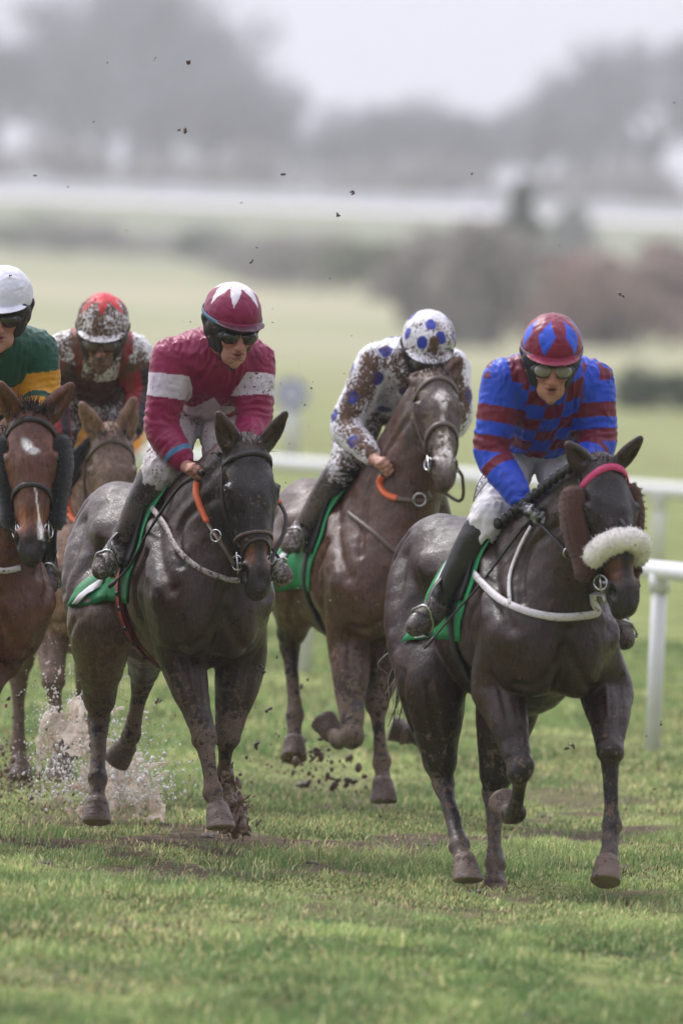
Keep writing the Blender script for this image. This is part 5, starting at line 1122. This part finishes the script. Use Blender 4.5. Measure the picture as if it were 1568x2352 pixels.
def wall():
    d = nrm(fb - fa); n_ = np.array([-d[1], d[0], 0]); root = empty('boundary_wall', fa); tag(root, 'distant pale boundary wall along the foot of the misty woods', 'wall'); ts = np.linspace(-.6, 1.6, 40); L = np.linalg.norm(fb - fa)
    for nme, zz, th, hh, mt in (('wall', 0, .4, 1.7, plain('limewashed wall', 'e4e4e8', .8, var=.06, scale=.5)), ('coping', 1.7, .55, .16, plain('pale coping', 'ececf0', .7, var=.05))):
        P = [fa + (fb - fa) * t for t in ts]; V = []
        for p in P:
            z0 = float(terr(p[0], p[1])) + zz
            for o, h in ((-th / 2, 0), (th / 2, 0), (th / 2, hh), (-th / 2, hh)): V.append((p[0] + n_[0] * o, p[1] + n_[1] * o, z0 + h - (.2 if zz == 0 and h == 0 else 0)))
        m = len(P); F = [(i * 4 + j, i * 4 + (j + 1) % 4, i * 4 + 4 + (j + 1) % 4, i * 4 + 4 + j) for i in range(m - 1) for j in range(4)] + [(3, 2, 1, 0), tuple((m - 1) * 4 + j for j in range(4))]; mb = MB(); mb.add(V, F); mb.build(nme, mt, root, shade=False, off=fa)
wall()
def bright_strip():  # pale ground strip added so the far wall line reads bright
    V = []; m = 60; ts = np.linspace(-.8, 1.8, m)
    for t in ts:
        p = fa + (fb - fa) * t
        for o in (-40, -30, -20, -10, -2): V.append((p[0], p[1] + o, float(terr(p[0], p[1] + o)) + .06))
    tag(make('bright_strip', V, [(i * 5 + j, i * 5 + 5 + j, i * 5 + 6 + j, i * 5 + 1 + j) for i in range(m - 1) for j in range(4)][::1], plain('added pale strip', 'd6d4d2', .9, var=.06, scale=.3, spec=.1)), kind='structure')
bright_strip()
p = ground_at(668, 1061); root = empty('marker_sign', p); tag(root, 'round lavender and white marker disc on a white post', 'sign')
def disc(name, mat, c, r_, dep, parent, off):
    mb = MB(); n = 32; a = np.linspace(0, 2 * math.pi, n, endpoint=False); V = [(c[0] + r_ * math.cos(t), c[1] + s_ * dep, c[2] + r_ * math.sin(t)) for s_ in (-.5, .5) for t in a]; F = [tuple(range(n)), tuple(range(2 * n - 1, n - 1, -1))] + [(i, i + n, (i + 1) % n + n, (i + 1) % n) for i in range(n)]; mb.add(V, F); return mb.build(name, mat, parent, shade=False, off=off)
k = p[1] / FPX; zc = at_depth(669, 906, p[1])
mb = MB(); mb.tube([(p[0], p[1], p[2] - .1), (zc[0], p[1], zc[2])], 17 * k, 12); mb.build('post', M_rail, root, off=p)
f = disc('disc', plain('lavender paint', '8f93c4', .5, var=.05), (zc[0], p[1] - .12, zc[2]), 37 * k, .04, root, p); disc('disc_centre', plain('white paint', 'd6d6e2', .5, var=.05), (zc[0], p[1] - .15, zc[2]), 20 * k, .03, f, p)
def board():
    d = 92.0; k = d / FPX; c = at_depth(240, 975, d); zb = float(terr(c[0], d)); root = empty('marker_board', (c[0], d, zb)); tag(root, 'orange marker board with a black figure behind the muddy rider', 'sign'); off = (c[0], d, zb)
    w, h = 92 * k, 62 * k; n = 6; V = []; rr = 24 * k
    for cx, cz, a0 in ((w - rr, h - rr, 0), (-w + rr, h - rr, 90), (-w + rr, -h + rr, 180), (w - rr, -h + rr, 270)):
        for i in range(n): a = R(a0 + 90 * i / (n - 1)); V.append((cx + rr * math.cos(a), cz + rr * math.sin(a)))
    m = len(V); P = [(c[0] + x, d + s_ * .03, c[2] + z_) for s_ in (-1, 1) for x, z_ in V]; mb = MB(); mb.add(P, [tuple(range(m)), tuple(range(2 * m - 1, m - 1, -1))] + [(i, i + m, (i + 1) % m + m, (i + 1) % m) for i in range(m)]); bd = mb.build('panel', plain('orange board', 'f09a2a', .5, var=.04), root, shade=False, off=off)
    mb = MB(); x0 = c[0] - 66 * k; x1 = c[0] - 30 * k; z0 = c[2] - 42 * k; z1 = c[2] + 22 * k; t_ = 11 * k
    for a, b in (((x0, z0), (x0, z1)), ((x0, z1), (x1, z1)), ((x0, z0), (x1, z0)), ((x1, z0), (x1, (z0 + z1) / 2)), ((x0, (z0 + z1) / 2), (x1, (z0 + z1) / 2))): mb.box(((a[0] + b[0]) / 2, d - .036, (a[1] + b[1]) / 2), (abs(b[0] - a[0]) + t_, .012 + .001 * len(mb.F), abs(b[1] - a[1]) + t_))
    mb.build('figure', plain('black paint', '1c1b1a', .5), bd, shade=False, off=off)
    mb = MB(); mb.tube([(c[0] + x, d, c[2] + z_) for x, z_ in V], 5 * k, 8, close=True, up=(0, 1, 0)); mb.build('rim', M_rail, root, off=off)
    for s_ in (-1, 1): mb = MB(); mb.tube([(c[0] + s_ * w * .7, d + .05, zb - .1), (c[0] + s_ * w * .7, d + .05, c[2] + h * .8)], .03, 10); mb.build('post', M_rail, root, off=off)
board()
def hut():
    p = ground_at(1092, 486); k = p[1] / FPX; root = empty('hut', p); tag(root, 'small pale hut at the edge of the distant woods', 'hut'); w, h = 84 * k, 46 * k; dp = 2.2
    mb = MB(); mb.box(p + np.array([0, dp / 2, h * .4]), (w, dp, h * .8)); mb.build('wall', plain('white boards', 'd8d8de', .6, var=.05), root, shade=False, off=p)
    mb = MB(); V = [(x, y, z_) for y in (-.15, dp + .15) for x, z_ in ((-w * .56, h * .8), (w * .56, h * .8), (0, h * 1.05))]; mb.add(np.array(V) + p, [(0, 1, 2), (5, 4, 3), (0, 3, 4, 1), (1, 4, 5, 2), (2, 5, 3, 0)]); mb.build('roof', plain('pale roof', 'c8c8d0', .6), root, shade=False, off=p)
    mb = MB(); mb.box(p + np.array([w * .15, -.02, h * .3]), (w * .2, .06, h * .6)); mb.build('door', plain('grey door', '8c8c94', .6), root, shade=False, off=p)
hut()

# ------------------------------------------------------------------ hedges, shrubs and woods
def leafmat(name, c1, c2):
    m, t, p = _new(name); oi = N(t, 'ObjectInfo'); co = N(t, 'NewGeometry'); n = N(t, 'TexNoise', Scale=1.3, Detail=4.0); t.links.new(co.outputs['Position'], n.inputs['Vector']); r = N(t, 'ValToRGB'); r.color_ramp.elements[0].position = .35; r.color_ramp.elements[1].position = .65; r.color_ramp.elements[0].color = (*lin(c1), 1); r.color_ramp.elements[1].color = (*lin(c2), 1); t.links.new(n.outputs[0], r.inputs[0]); t.links.new(r.outputs[0], p.inputs['Base Color']); p.inputs['Roughness'].default_value = .9; p.inputs['Specular IOR Level'].default_value = .1; return m
M_twig = leafmat('bare twigs', '6a686e', '8a8890'); M_bark = leafmat('bark', '2c2826', '433d3a')
M_sh = {'g': leafmat('dark evergreen leaves', '586054', '747e6e'), 'r': leafmat('russet twigs', '967f76', 'b09b94'), 'b': leafmat('grey brown twigs', '8c8884', 'aca69e'), 'o': leafmat('olive leaves', '666c52', '848a6a')}
def quads(C, r, g, el=1.0):
    """small leaf or twig faces at points C"""
    n = len(C); a = g.normal(size=(n, 3)); a /= np.linalg.norm(a, axis=1, keepdims=True); b = np.cross(a, g.normal(size=(n, 3))); b /= np.linalg.norm(b, axis=1, keepdims=True); s = r * g.uniform(.6, 1.4, (n, 1))
    V = np.stack([C - a * s * el, C + b * s * .45, C + a * s * el, C - b * s * .45], 1).reshape(-1, 3); return V, (np.arange(n)[:, None] * 4 + np.arange(4)[None]).astype(np.int32)
def shrub(p, w, h, kind, seed, label, group='shrubs and hedges beyond the track'):
    g = np.random.default_rng(seed); root = empty('shrub', p); tag(root, label, 'shrub', group); nc = 16; C = []
    for i in range(nc):
        c = np.array([g.uniform(-.5, .5) * w * .8, g.uniform(-.4, .4) * w * .5, h * g.uniform(.18, .74)]); c[2] *= 1 - .55 * abs(c[0] / (w * .5)) ** 2; rr = np.array([w * .22, w * .2, h * .26]) * g.uniform(.7, 1.2); q = g.normal(size=(170, 3)); q /= np.linalg.norm(q, axis=1, keepdims=True); C.append(c + q * rr * g.uniform(.35, 1.05, (170, 1)) ** .6)
    C = np.concatenate(C); C = C[C[:, 2] > .02]; V, F = quads(C, h * .048, g, 1.2); make('foliage', V + p, F, M_sh[kind], root, shade=False, off=p)
    mb = MB()
    for i in range(6): mb.tube([p + np.array([g.normal(0, w * .06), g.normal(0, w * .04), -.1]), p + np.array([g.uniform(-.35, .35) * w, g.uniform(-.2, .2) * w, h * .6])], [h * .018, h * .006], 5)
    mb.build('stem', M_bark, root, off=p); return root
SH = [(60, 578, 190, 78, 'o', 'low olive hedge clump at the left end of the pale field'), (170, 584, 190, 74, 'b', 'grey brown hedge clump beside the olive clump on the left'), (480, 604, 130, 74, 'g', 'dark round evergreen shrub alone above the second rider'),
      (590, 640, 190, 84, 'b', 'grey shrub at the left end of the long hedge'), (720, 668, 260, 116, 'b', 'broad grey shrub in the middle of the long hedge'), (860, 690, 240, 120, 'o', 'olive shrub at the right end of the long hedge'),
      (1010, 770, 230, 250, 'b', 'tall grey brown bush right of the long hedge'), (1120, 800, 240, 300, 'b', 'large grey bush behind the leading rider'), (1250, 790, 260, 250, 'r', 'russet bush behind the red and blue cap'), (1400, 800, 300, 230, 'r', 'wide russet bush on the right'), (1540, 790, 240, 260, 'r', 'russet bush at the right edge of the picture'),
      (1310, 600, 90, 110, 'o', 'small olive bush in front of the distant pale rail'), (1510, 945, 170, 130, 'g', 'low dark bush at the far side of the track on the right'), (1060, 660, 190, 110, 'r', 'low russet bush between the grey bushes'), (330, 590, 150, 50, 'b', 'thin low grey hedge clump in the gap on the left')]
for i, (px, py, w, h, kd, lb) in enumerate(SH):
    p = ground_at(px, py); k = p[1] / FPX; shrub(p, w * k * 1.2, h * k * (1.35 if py < 700 else 1.08), kd, 100 + i, lb)
def conifer(px, py, top, wd, seed, label):
    p = ground_at(px, py); k = p[1] / FPX; h = (py - top) * k; g = np.random.default_rng(seed); root = empty('conifer_tree', p); tag(root, label, 'tree', 'trees at the far side of the course'); n = 2600; t = g.uniform(0, 1, n) ** 1.4; a = g.uniform(0, 2 * math.pi, n); rr = wd * k * .5 * (1 - t) ** .8 * g.uniform(.4, 1, n) * (1 + .3 * np.sin(t * 30)); C = np.stack([rr * np.cos(a), rr * np.sin(a), h * (.06 + .94 * t)], 1); V, F = quads(C, h * .035, g); make('crown', V + p, F, M_sh['g'], root, shade=False, off=p); mb = MB(); mb.tube([p - np.array([0, 0, .2]), p + np.array([0, 0, h * .95])], [h * .02, h * .004], 7); mb.build('trunk', M_bark, root, off=p)
conifer(1185, 760, 410, 230, 31, 'dark conifer rising above the pale rail behind the leading rider'); conifer(1305, 610, 490, 80, 32, 'small conifer in front of the pale rail')
def bare_tree(h, seed):
    """bare winter tree: tapering trunk and limbs, fine twigs through the crown"""
    g = np.random.default_rng(seed); tb = MB(); tips = []
    def grow(a, d, L, r_, lv):
        d = nrm(d); b = a + d * L; mid = (a + b) / 2 + g.normal(0, L * .05, 3); tb.tube([a, mid, b], [r_, r_ * .82, r_ * .62], 5 if lv > 1 else 8)
        if lv >= 3: tips.extend([b, mid, (b + mid) / 2])
        if lv < 5:
            for i in range(3 if lv else 4): nd = d + g.normal(0, .48, 3) + np.array([0, 0, .14]); grow(a + (b - a) * g.uniform(.55, 1.0), nd, L * g.uniform(.60, .82), r_ * g.uniform(.45, .62), lv + 1)
    grow(np.zeros(3), np.array([g.normal(0, .06), 0, 1]), h * .27, h * .034, 0)
    T = np.array(tips); C = np.repeat(T, 2, 0) + g.normal(0, h * .04, (len(T) * 2, 3)); V, F = quads(C, h * .009, g, 4.5); V[:, 2] = np.maximum(V[:, 2], .05); return tb, V, F
protos = []
for s_ in range(4):
    tb, V, F = bare_tree(10.0, 40 + s_); root = empty('bare_tree'); tr_ = tb.build('trunk', M_bark, root); cr_ = make('crown', V, F, M_twig, root, shade=False); protos.append((root, tr_, cr_))
TR = [(60, 432, 20, 0, 'bare tree at the left edge of the misty woods'), (205, 436, -70, 1, 'tallest bare tree of the misty woods on the left'), (330, 440, 150, 2, 'slim bare tree between the tall left tree and the dense one'), (475, 446, 130, 3, 'dense bare tree at the right end of the tall left group'), (610, 450, 215, 0, 'bare tree sloping down from the tall left group'),
      (730, 455, 300, 1, 'low bare tree left of the middle of the woods'), (850, 460, 280, 2, 'low bare tree in the very middle of the woods'), (985, 466, 225, 3, 'rounded bare tree above the rider in spots'), (1110, 472, 290, 0, 'low bare tree behind the pale hut'), (1240, 478, 240, 1, 'bare tree right of the pale hut'), (1380, 484, 250, 2, 'bare tree left of the tall tree on the right'), (1520, 490, 20, 3, 'tall bare tree at the right edge of the woods'), (130, 434, 110, 3, 'misty bare tree second from the left edge of the woods'), (270, 438, 90, 0, 'misty bare tree right of the tallest one on the left'), (405, 443, 170, 1, 'misty bare tree just left of the dense one'), (545, 448, 190, 2, 'misty bare tree just right of the dense one'), (670, 452, 270, 3, 'misty low tree where the left group ends'), (795, 458, 250, 0, 'misty low tree left of the middle of the woods'), (920, 464, 240, 1, 'misty low tree left of the rounded one'), (1050, 470, 250, 2, 'misty low tree right of the rounded one'), (1180, 476, 220, 3, 'misty tree behind the conifer'), (1310, 481, 260, 0, 'misty low tree behind the small conifer'), (1450, 487, 170, 1, 'misty bare tree left of the tall one at the right edge'), (-60, 430, 100, 2, 'bare tree mostly outside the left edge'), (1640, 494, 120, 1, 'bare tree mostly outside the right edge')]
used = set()
for i, (px, py, top, kd, lb) in enumerate(TR):
    p = ground_at(px, py); p = np.array([p[0], p[1] + 40 + 25 * (i % 3) + (260 if 'misty' in lb else 0), 0]); p[2] = float(terr(p[0], p[1])); k = p[1] / FPX; sc_ = (py - top) * k / 7.2
    if kd not in used: used.add(kd); root, t_, c_ = protos[kd]
    else:
        r0, t0, c0 = protos[kd]; root = r0.copy(); COL.objects.link(root)
        for ch in (t0, c0): q = ch.copy(); COL.objects.link(q); q.parent = root
    root.location = p; root.scale = (sc_ * 1.1, sc_ * 1.1, sc_); root.rotation_euler = (0, 0, i * 1.7); tag(root, lb, 'tree', 'trees at the far side of the course')
for i in range(12):
    px = -40 + i * 150; p = ground_at(px, 428 + px * .042); p = np.array([p[0], p[1] + 28, 0]); p[2] = float(terr(p[0], p[1])); k = p[1] / FPX; shrub(p, 210 * k, (95 + 35 * math.sin(i * 2.1)) * k, 'b', 200 + i, ['low grey scrub along the foot of the distant woods'][0], 'scrub along the foot of the distant woods')
# ------------------------------------------------------------------ water and mud thrown up by the hooves
def mat_water():
    m, t, p = _new('muddy water'); co = N(t, 'TexCoord'); n = N(t, 'TexNoise', Scale=13.0, Detail=7.0, Roughness=.68, Distortion=1.2); t.links.new(co.outputs['Object'], n.inputs['Vector'])
    r = N(t, 'ValToRGB'); r.color_ramp.elements[0].position = .38; r.color_ramp.elements[1].position = .66; r.color_ramp.elements[0].color = (*lin('e6dad0'), 1); r.color_ramp.elements[1].color = (*lin('ffffff'), 1); t.links.new(n.outputs[0], r.inputs[0]); t.links.new(r.outputs[0], p.inputs['Base Color'])
    p.inputs['Roughness'].default_value = .15; p.inputs['Specular IOR Level'].default_value = .6
    mr = N(t, 'MapRange'); mr.inputs[1].default_value = .36; mr.inputs[2].default_value = .68; mr.inputs[3].default_value = .10; mr.inputs[4].default_value = .88; t.links.new(n.outputs[0], mr.inputs[0])
    fr_ = N(t, 'Fresnel', IOR=1.25); mxm = N(t, 'Math', operation='MAXIMUM'); t.links.new(fr_.outputs[0], mxm.inputs[0]); t.links.new(mr.outputs[0], mxm.inputs[1])
    tr = N(t, 'BsdfTransparent'); tr.inputs[0].default_value = (*lin('efe6de'), 1); ms = N(t, 'MixShader'); t.links.new(mxm.outputs[0], ms.inputs[0]); t.links.new(tr.outputs[0], ms.inputs[1]); tl = N(t, 'BsdfTranslucent'); t.links.new(r.outputs[0], tl.inputs['Color']); m2 = N(t, 'MixShader'); m2.inputs[0].default_value = .55; t.links.new(p.outputs[0], m2.inputs[1]); t.links.new(tl.outputs[0], m2.inputs[2]); t.links.new(m2.outputs[0], ms.inputs[2]); t.links.new(ms.outputs[0], t.nodes['Material Output'].inputs['Surface']); return m
M_water = mat_water(); M_drop = plain('muddy droplets', 'f4ece6', .2, var=.25, scale=20); M_mud = plain('wet mud', '54423a', .45, var=.4, scale=60, bump=.5)
def splash():
    Y0 = 52.2; k = Y0 / FPX; g = np.random.default_rng(21); b = at_depth(168, 1862, Y0); zt = lambda px, py, dy=0.0: at_depth(px, py, Y0 + dy)
    G = SDF((zt(50, 1700)[0], Y0 - .36, -.04), (zt(470, 1700)[0], Y0 + .36, zt(160, 1500)[2] + .08), .0062)
    X, Yy, Z = np.meshgrid(*G.ax, indexing='ij'); Pn = np.stack([X, Yy, Z], -1).reshape(-1, 3); n1 = fbm(Pn, 7, 2, 1).reshape(X.shape); n2 = fbm(Pn, 17, 3, 2).reshape(X.shape)
    # curved sheets standing round the hoof: (picture x range, top profile, depth, bulge)
    def sheet_(x0, x1, prof, dy, bul, seed, base=1868, th=.007):
        u = np.clip((X - zt(x0, 1700)[0]) / (zt(x1, 1700)[0] - zt(x0, 1700)[0]), -.2, 1.2); us, hs = zip(*prof); top = np.interp(u, us, [zt(150, h)[2] for h in hs]); top = top + n2 * .05 + .05 * np.abs(np.sin(u * 17 + seed)) ** 3
        surf = Y0 + dy + bul * (u - .5) ** 2 * 4 * 1.0 + .05 * n1 + .07 * np.clip(Z / .6, 0, 1) * np.sign(dy - .01)
        rim = np.exp(-((Z - top + .008) / .013) ** 2) * .013; d = np.abs(Yy - surf) * .8 - (th * (1 + .5 * n2) + rim)
        d = np.maximum(d, Z - top); d = np.maximum(d, (np.abs(u - .5) - .5) * abs(zt(x1, 1700)[0] - zt(x0, 1700)[0]) + n1 * .02)
        hole = (n2 * 1.1 + .8 * n1) - .42 + .80 * np.clip((top - Z) / .42, 0, 1); d = np.maximum(d, hole * .03)
        G.g = np.minimum(G.g, d.astype(np.float32))
    sheet_(88, 205, [(0, 1700), (.1, 1640), (.35, 1545), (.5, 1520), (.68, 1575), (.8, 1620), (.95, 1600), (1, 1690)], -.14, .10, 1)
    sheet_(170, 275, [(0, 1640), (.2, 1700), (.5, 1740), (.75, 1690), (1, 1780)], -.10, .09, 3)
    sheet_(240, 380, [(0, 1770), (.3, 1740), (.6, 1765), (1, 1830)], -.03, .10, 5, th=.008)
    for i in range(9):                                               # threads and beads thrown off the rims
        px = g.uniform(80, 300); a = zt(px, g.uniform(1600, 1800), g.uniform(-.2, .12)); d = np.array([(px - 175) / 110 * .10 + g.normal(0, .03), g.normal(0, .04), g.uniform(.02, .12)]); P = [(a, .005), (a + d * .35, .003), (a + d * .6 + np.array([0, 0, -.01]), .0055)]; G.chain(P, k=.008)
    for i in range(6):
        a = zt(g.uniform(260, 380), g.uniform(1740, 1800), g.uniform(-.1, .1)); d = np.array([g.uniform(.05, .16), 0, g.uniform(-.01, .06)]); G.chain([(a, .007), (a + d * .6, .005), (a + d, .007)], k=.01)
    V, F = G.mesh(); V = V + vnormals(V, F) * (fbm(V, 45, 2, 5) * .0028)[:, None]; tag(make('water_splash', V, F, M_water), kind='stuff')
    mb = MB(); md = MB()
    def drop(m, p, r_): m.ball(p, (r_, r_, r_ * g.uniform(.8, 1.7)), 5, 4, (g.normal(size=3), g.normal(size=3), g.normal(size=3)) if 0 else None)
    for i in range(3000):
        q = g.uniform(); px = (168 + g.normal(0, 58)) if q < .5 else 250 + abs(g.normal(0, 75)); py = 1850 - abs(g.normal(0, 130 if q < .5 else 70)) - g.uniform(0, 20); drop(mb, zt(px, py, g.normal(-.05, .22)), .0014 + g.exponential(.0017))
    for i in range(520): drop(mb, zt(g.uniform(60, 480), g.uniform(1440, 1850), g.normal(0, .3)), g.uniform(.001, .0024))
    for i in range(70):                                               # beads strung along the arcs the water takes
        a = zt(g.uniform(80, 290), g.uniform(1540, 1800), g.uniform(-.2, .15)); v = np.array([g.normal(.1 if a[0] > zt(180, 1700)[0] else -.1, .35), g.normal(0, .2), g.uniform(.2, 1.3)])
        for j in range(9): tt_ = .012 * j + g.uniform(0, .006); drop(mb, a + v * tt_ + np.array([0, 0, -4.9]) * tt_ ** 2 * 3, g.uniform(.0018, .0048) * (1 - .06 * j))
    for i in range(60):
        a = zt(g.uniform(490, 570), g.uniform(1830, 1910), g.uniform(-1.9, -1.7)); v = np.array([g.normal(.1, .4), g.normal(0, .2), g.uniform(.1, .9)])
        for j in range(6): tt_ = .012 * j; drop(md, a + v * tt_, g.uniform(.0015, .005))
    tag(mb.build('water_spray', M_drop), kind='stuff')
    for i in range(420): drop(md, at_depth(abs(g.normal(0, 70)) , 1790 + g.normal(0, 55), 53 + g.normal(0, .4)), .0015 + g.exponential(.0022))
    for i in range(420): q = g.uniform(20, 640); drop(md, at_depth(q, g.uniform(1430, 1880), 52 + g.normal(0, .8)), .001 + g.exponential(.0014))
    for i in range(120): drop(md, at_depth(725 + g.normal(0, 55), 1770 + g.normal(0, 32), 55.2 + g.normal(0, .3)), .002 + g.exponential(.0035))
    for i in range(150): drop(md, at_depth(g.uniform(600, 1000), g.uniform(1250, 1850), 54 + g.normal(0, 1)), .001 + g.exponential(.0018))
    for i in range(240): drop(md, at_depth(g.uniform(350, 900), g.uniform(700, 1300), 51 + g.normal(0, 2)), .0006 + g.exponential(.0007))
    tag(md.build('mud_spray', plain('mud droplets', '6e5848', .5, var=.3)), kind='stuff')
    # column of mud round the second horse's far forefoot
    G = SDF((at_depth(440, 1930, 50.3)[0], 49.9, -.05), (at_depth(620, 1720, 50.3)[0], 50.8, .42), .0065)
    for i in range(170): t = g.uniform() ** .7; a = at_depth(512 + 40 * t + g.normal(0, 8 + 12 * t), 1765 + 145 * t + g.normal(0, 6), 50.3 + g.normal(0, .04)); G.ell(a, (g.uniform(.005, .014), g.uniform(.005, .014), g.uniform(.01, .030)), (nrm([1, 0, g.normal(0, .4)]), [0, 1, 0], nrm([-g.normal(0, .4), 0, 1])), .010)
    for i in range(8): a = at_depth(480 + g.uniform(0, 100), 1900 + g.normal(0, 12), 50.25 + g.normal(0, .06)); G.chain([(a, .016), (a + np.array([g.normal(0, .03), 0, g.uniform(.03, .12)]), .007)], k=.01)
    V, F = G.mesh(); V = V + vnormals(V, F) * (fbm(V, 60, 3, 5) * .006)[:, None]; tag(make('mud_splash', V, F, plain('sloppy mud', '7b6456', .3, var=.45, scale=25, bump=.5)), kind='stuff')
splash()
def clod(px, py, size, y, label, seed, grp='clods of mud flying through the air', name='mud_clod', cat='mud clod', grassy=False):
    g = np.random.default_rng(seed); p = at_depth(px, py, y); r_ = size * y / FPX; mb = MB()
    for i in range(4 if size > 4 else 2): mb.ball(p + g.normal(0, r_ * .45, 3), r_ * g.uniform(.35, .75, 3), 8, 6)
    V = np.concatenate(mb.V); c = V - p; V = V + c * (fbm(V, 1.6 / r_, 2, seed))[:, None] * .55
    for i in range(2 if size > 5 else 0): a = p + g.normal(0, r_ * .4, 3); mb.tube([a, a + g.normal(0, r_ * 1.2, 3)], r_ * .06, 4)
    mb.V = [np.concatenate(mb.V)]; mb.V[0][:len(V)] = V; o = mb.build(name, M_mud, off=p); o.location = p; tag(o, label, cat, grp)
SKY = 'tiny dark clod of mud flying high in front of the misty woods'; FLD = 'tiny dark clod of mud flying over the pale field'; LEG = 'small dark clod of mud flying low between the galloping legs'
for i, (px, py, s_, y, lb) in enumerate([(434, 144, 9, 48.5, 'largest dark clod of mud high against the sky on the left'), (424, 298, 8, 49, 'ragged clod of mud just under the highest large one'), (355, 136, 3, 49, SKY), (249, 142, 5, 51, SKY), (217, 280, 3, 49, SKY), (80, 405, 4, 49, SKY), (650, 400, 5, 49, SKY), (806, 442, 6, 49, SKY), (776, 491, 6, 51, FLD), (580, 601, 5, 50, FLD), (757, 641, 4, 49, FLD), (1082, 400, 4, 50, SKY), (1422, 679, 7, 49, 'dark clod of mud flying above the leading rider on the right'), (1546, 236, 4, 48, SKY), (157, 429, 3, 50, SKY), (590, 568, 3, 50, FLD), (556, 464, 2.5, 49, FLD), (290, 530, 2.5, 49, FLD), (1282, 564, 2.5, 49, FLD), (24, 634, 5, 49.3, FLD),
        (615, 1632, 8, 52, LEG), (590, 1712, 9, 52, LEG), (365, 1612, 8, 52, LEG), (1310, 1718, 9, 50.5, 'clod of mud flying right of the leading horse\'s lifted foreleg'), (598, 1541, 9, 50, LEG), (648, 1290, 5, 51, LEG), (1515, 1660, 5, 49, LEG), (1500, 1812, 4, 48, LEG), (838, 1783, 8, 54, LEG), (722, 1722, 15, 54.5, 'splayed clod of mud beside the third horse\'s lifted hoof'), (733, 1700, 9, 54.5, LEG), (714, 1745, 9, 54.5, LEG), (770, 1798, 15, 55.4, LEG), (700, 1800, 17, 55.6, LEG), (808, 1795, 13, 55.6, LEG), (545, 1650, 7, 51, LEG), (640, 1690, 5, 52, LEG), (700, 930, 4, 51, FLD), (713, 890, 3, 51, FLD), (1165, 1330, 3, 48, LEG), (270, 1500, 13, 51.8, LEG), (300, 1535, 11, 51.8, LEG), (45, 1600, 8, 51, LEG), (20, 1605, 7, 51, LEG), (1485, 1690, 4, 48, LEG), (545, 755, 3, 49, FLD), (625, 740, 3, 49, FLD), (1460, 1250, 3, 47, LEG)]):
    clod(px, py, s_ * .8, y, lb, 300 + i)
def divot(px, py, size, seed, label):
    p = ground_at(px, py); g = np.random.default_rng(seed); r_ = size * p[1] / FPX; mb = MB()
    for i in range(5): mb.ball(p + np.array([g.normal(0, r_ * .5), g.normal(0, r_ * .6), r_ * .15]), np.array([r_ * .55, r_ * .6, r_ * .30]) * g.uniform(.6, 1.1), 9, 7)
    V = np.concatenate(mb.V); V = V + (V - p) * (fbm(V, 1.5 / r_, 2, seed))[:, None] * .5; mb.V = [V]; o = mb.build('turf_divot', M_mud, off=p); o.location = p; tag(o, label, 'divot', 'divots lying on the turf')
for i, (px, py, s_, lb) in enumerate([(108, 1985, 22, 'brown divot of turf lying on the grass at the far left'), (478, 1925, 20, 'divot beside the second horse\'s landing hoof'), (720, 1985, 18, 'flat divot of turf on the grass in the middle'), (1078, 2052, 22, 'divot left of the leading horse\'s planted hind leg'), (1193, 2072, 13, 'small dark divot right of the leading horse\'s planted hind leg'), (1230, 2066, 11, 'smallest dark divot between the leading horse\'s hooves'), (1245, 1880, 22, 'brown scrape of turf behind the leading horse\'s forelegs'), (1205, 1962, 26, 'dark divot between the leading horse\'s legs'), (985, 1945, 20, 'divot left of the leading horse\'s hind hoof'), (1545, 1998, 20, 'dark divot at the right edge of the picture'), (1530, 2208, 26, 'brown divot on the lower right'), (950, 2245, 26, 'dark divot on the blurred grass at the bottom'), (150, 2255, 26, 'dark divot on the blurred grass at the lower left'), (1210, 2335, 30, 'divot at the bottom edge of the picture'), (770, 2128, 16, 'low divot on the grass below the middle')]):
    divot(px, py, s_ * .8, 500 + i, lb)
# ------------------------------------------------------------------ winter haze
def haze():
    mb = MB(); mb.box((0, 1330, 36.6), (3600, 2760, 76.0)); m = bpy.data.materials.new('haze'); m.use_nodes = True; t = m.node_tree; t.nodes.clear(); o = N(t, 'OutputMaterial'); v = N(t, 'VolumePrincipled'); v.inputs['Color'].default_value = (.90, .91, 1, 1); v.inputs['Density'].default_value = .00025; v.inputs['Anisotropy'].default_value = .0; t.links.new(v.outputs[0], o.inputs['Volume']); h = mb.build('haze', m, shade=False); tag(h, kind='stuff')
haze()
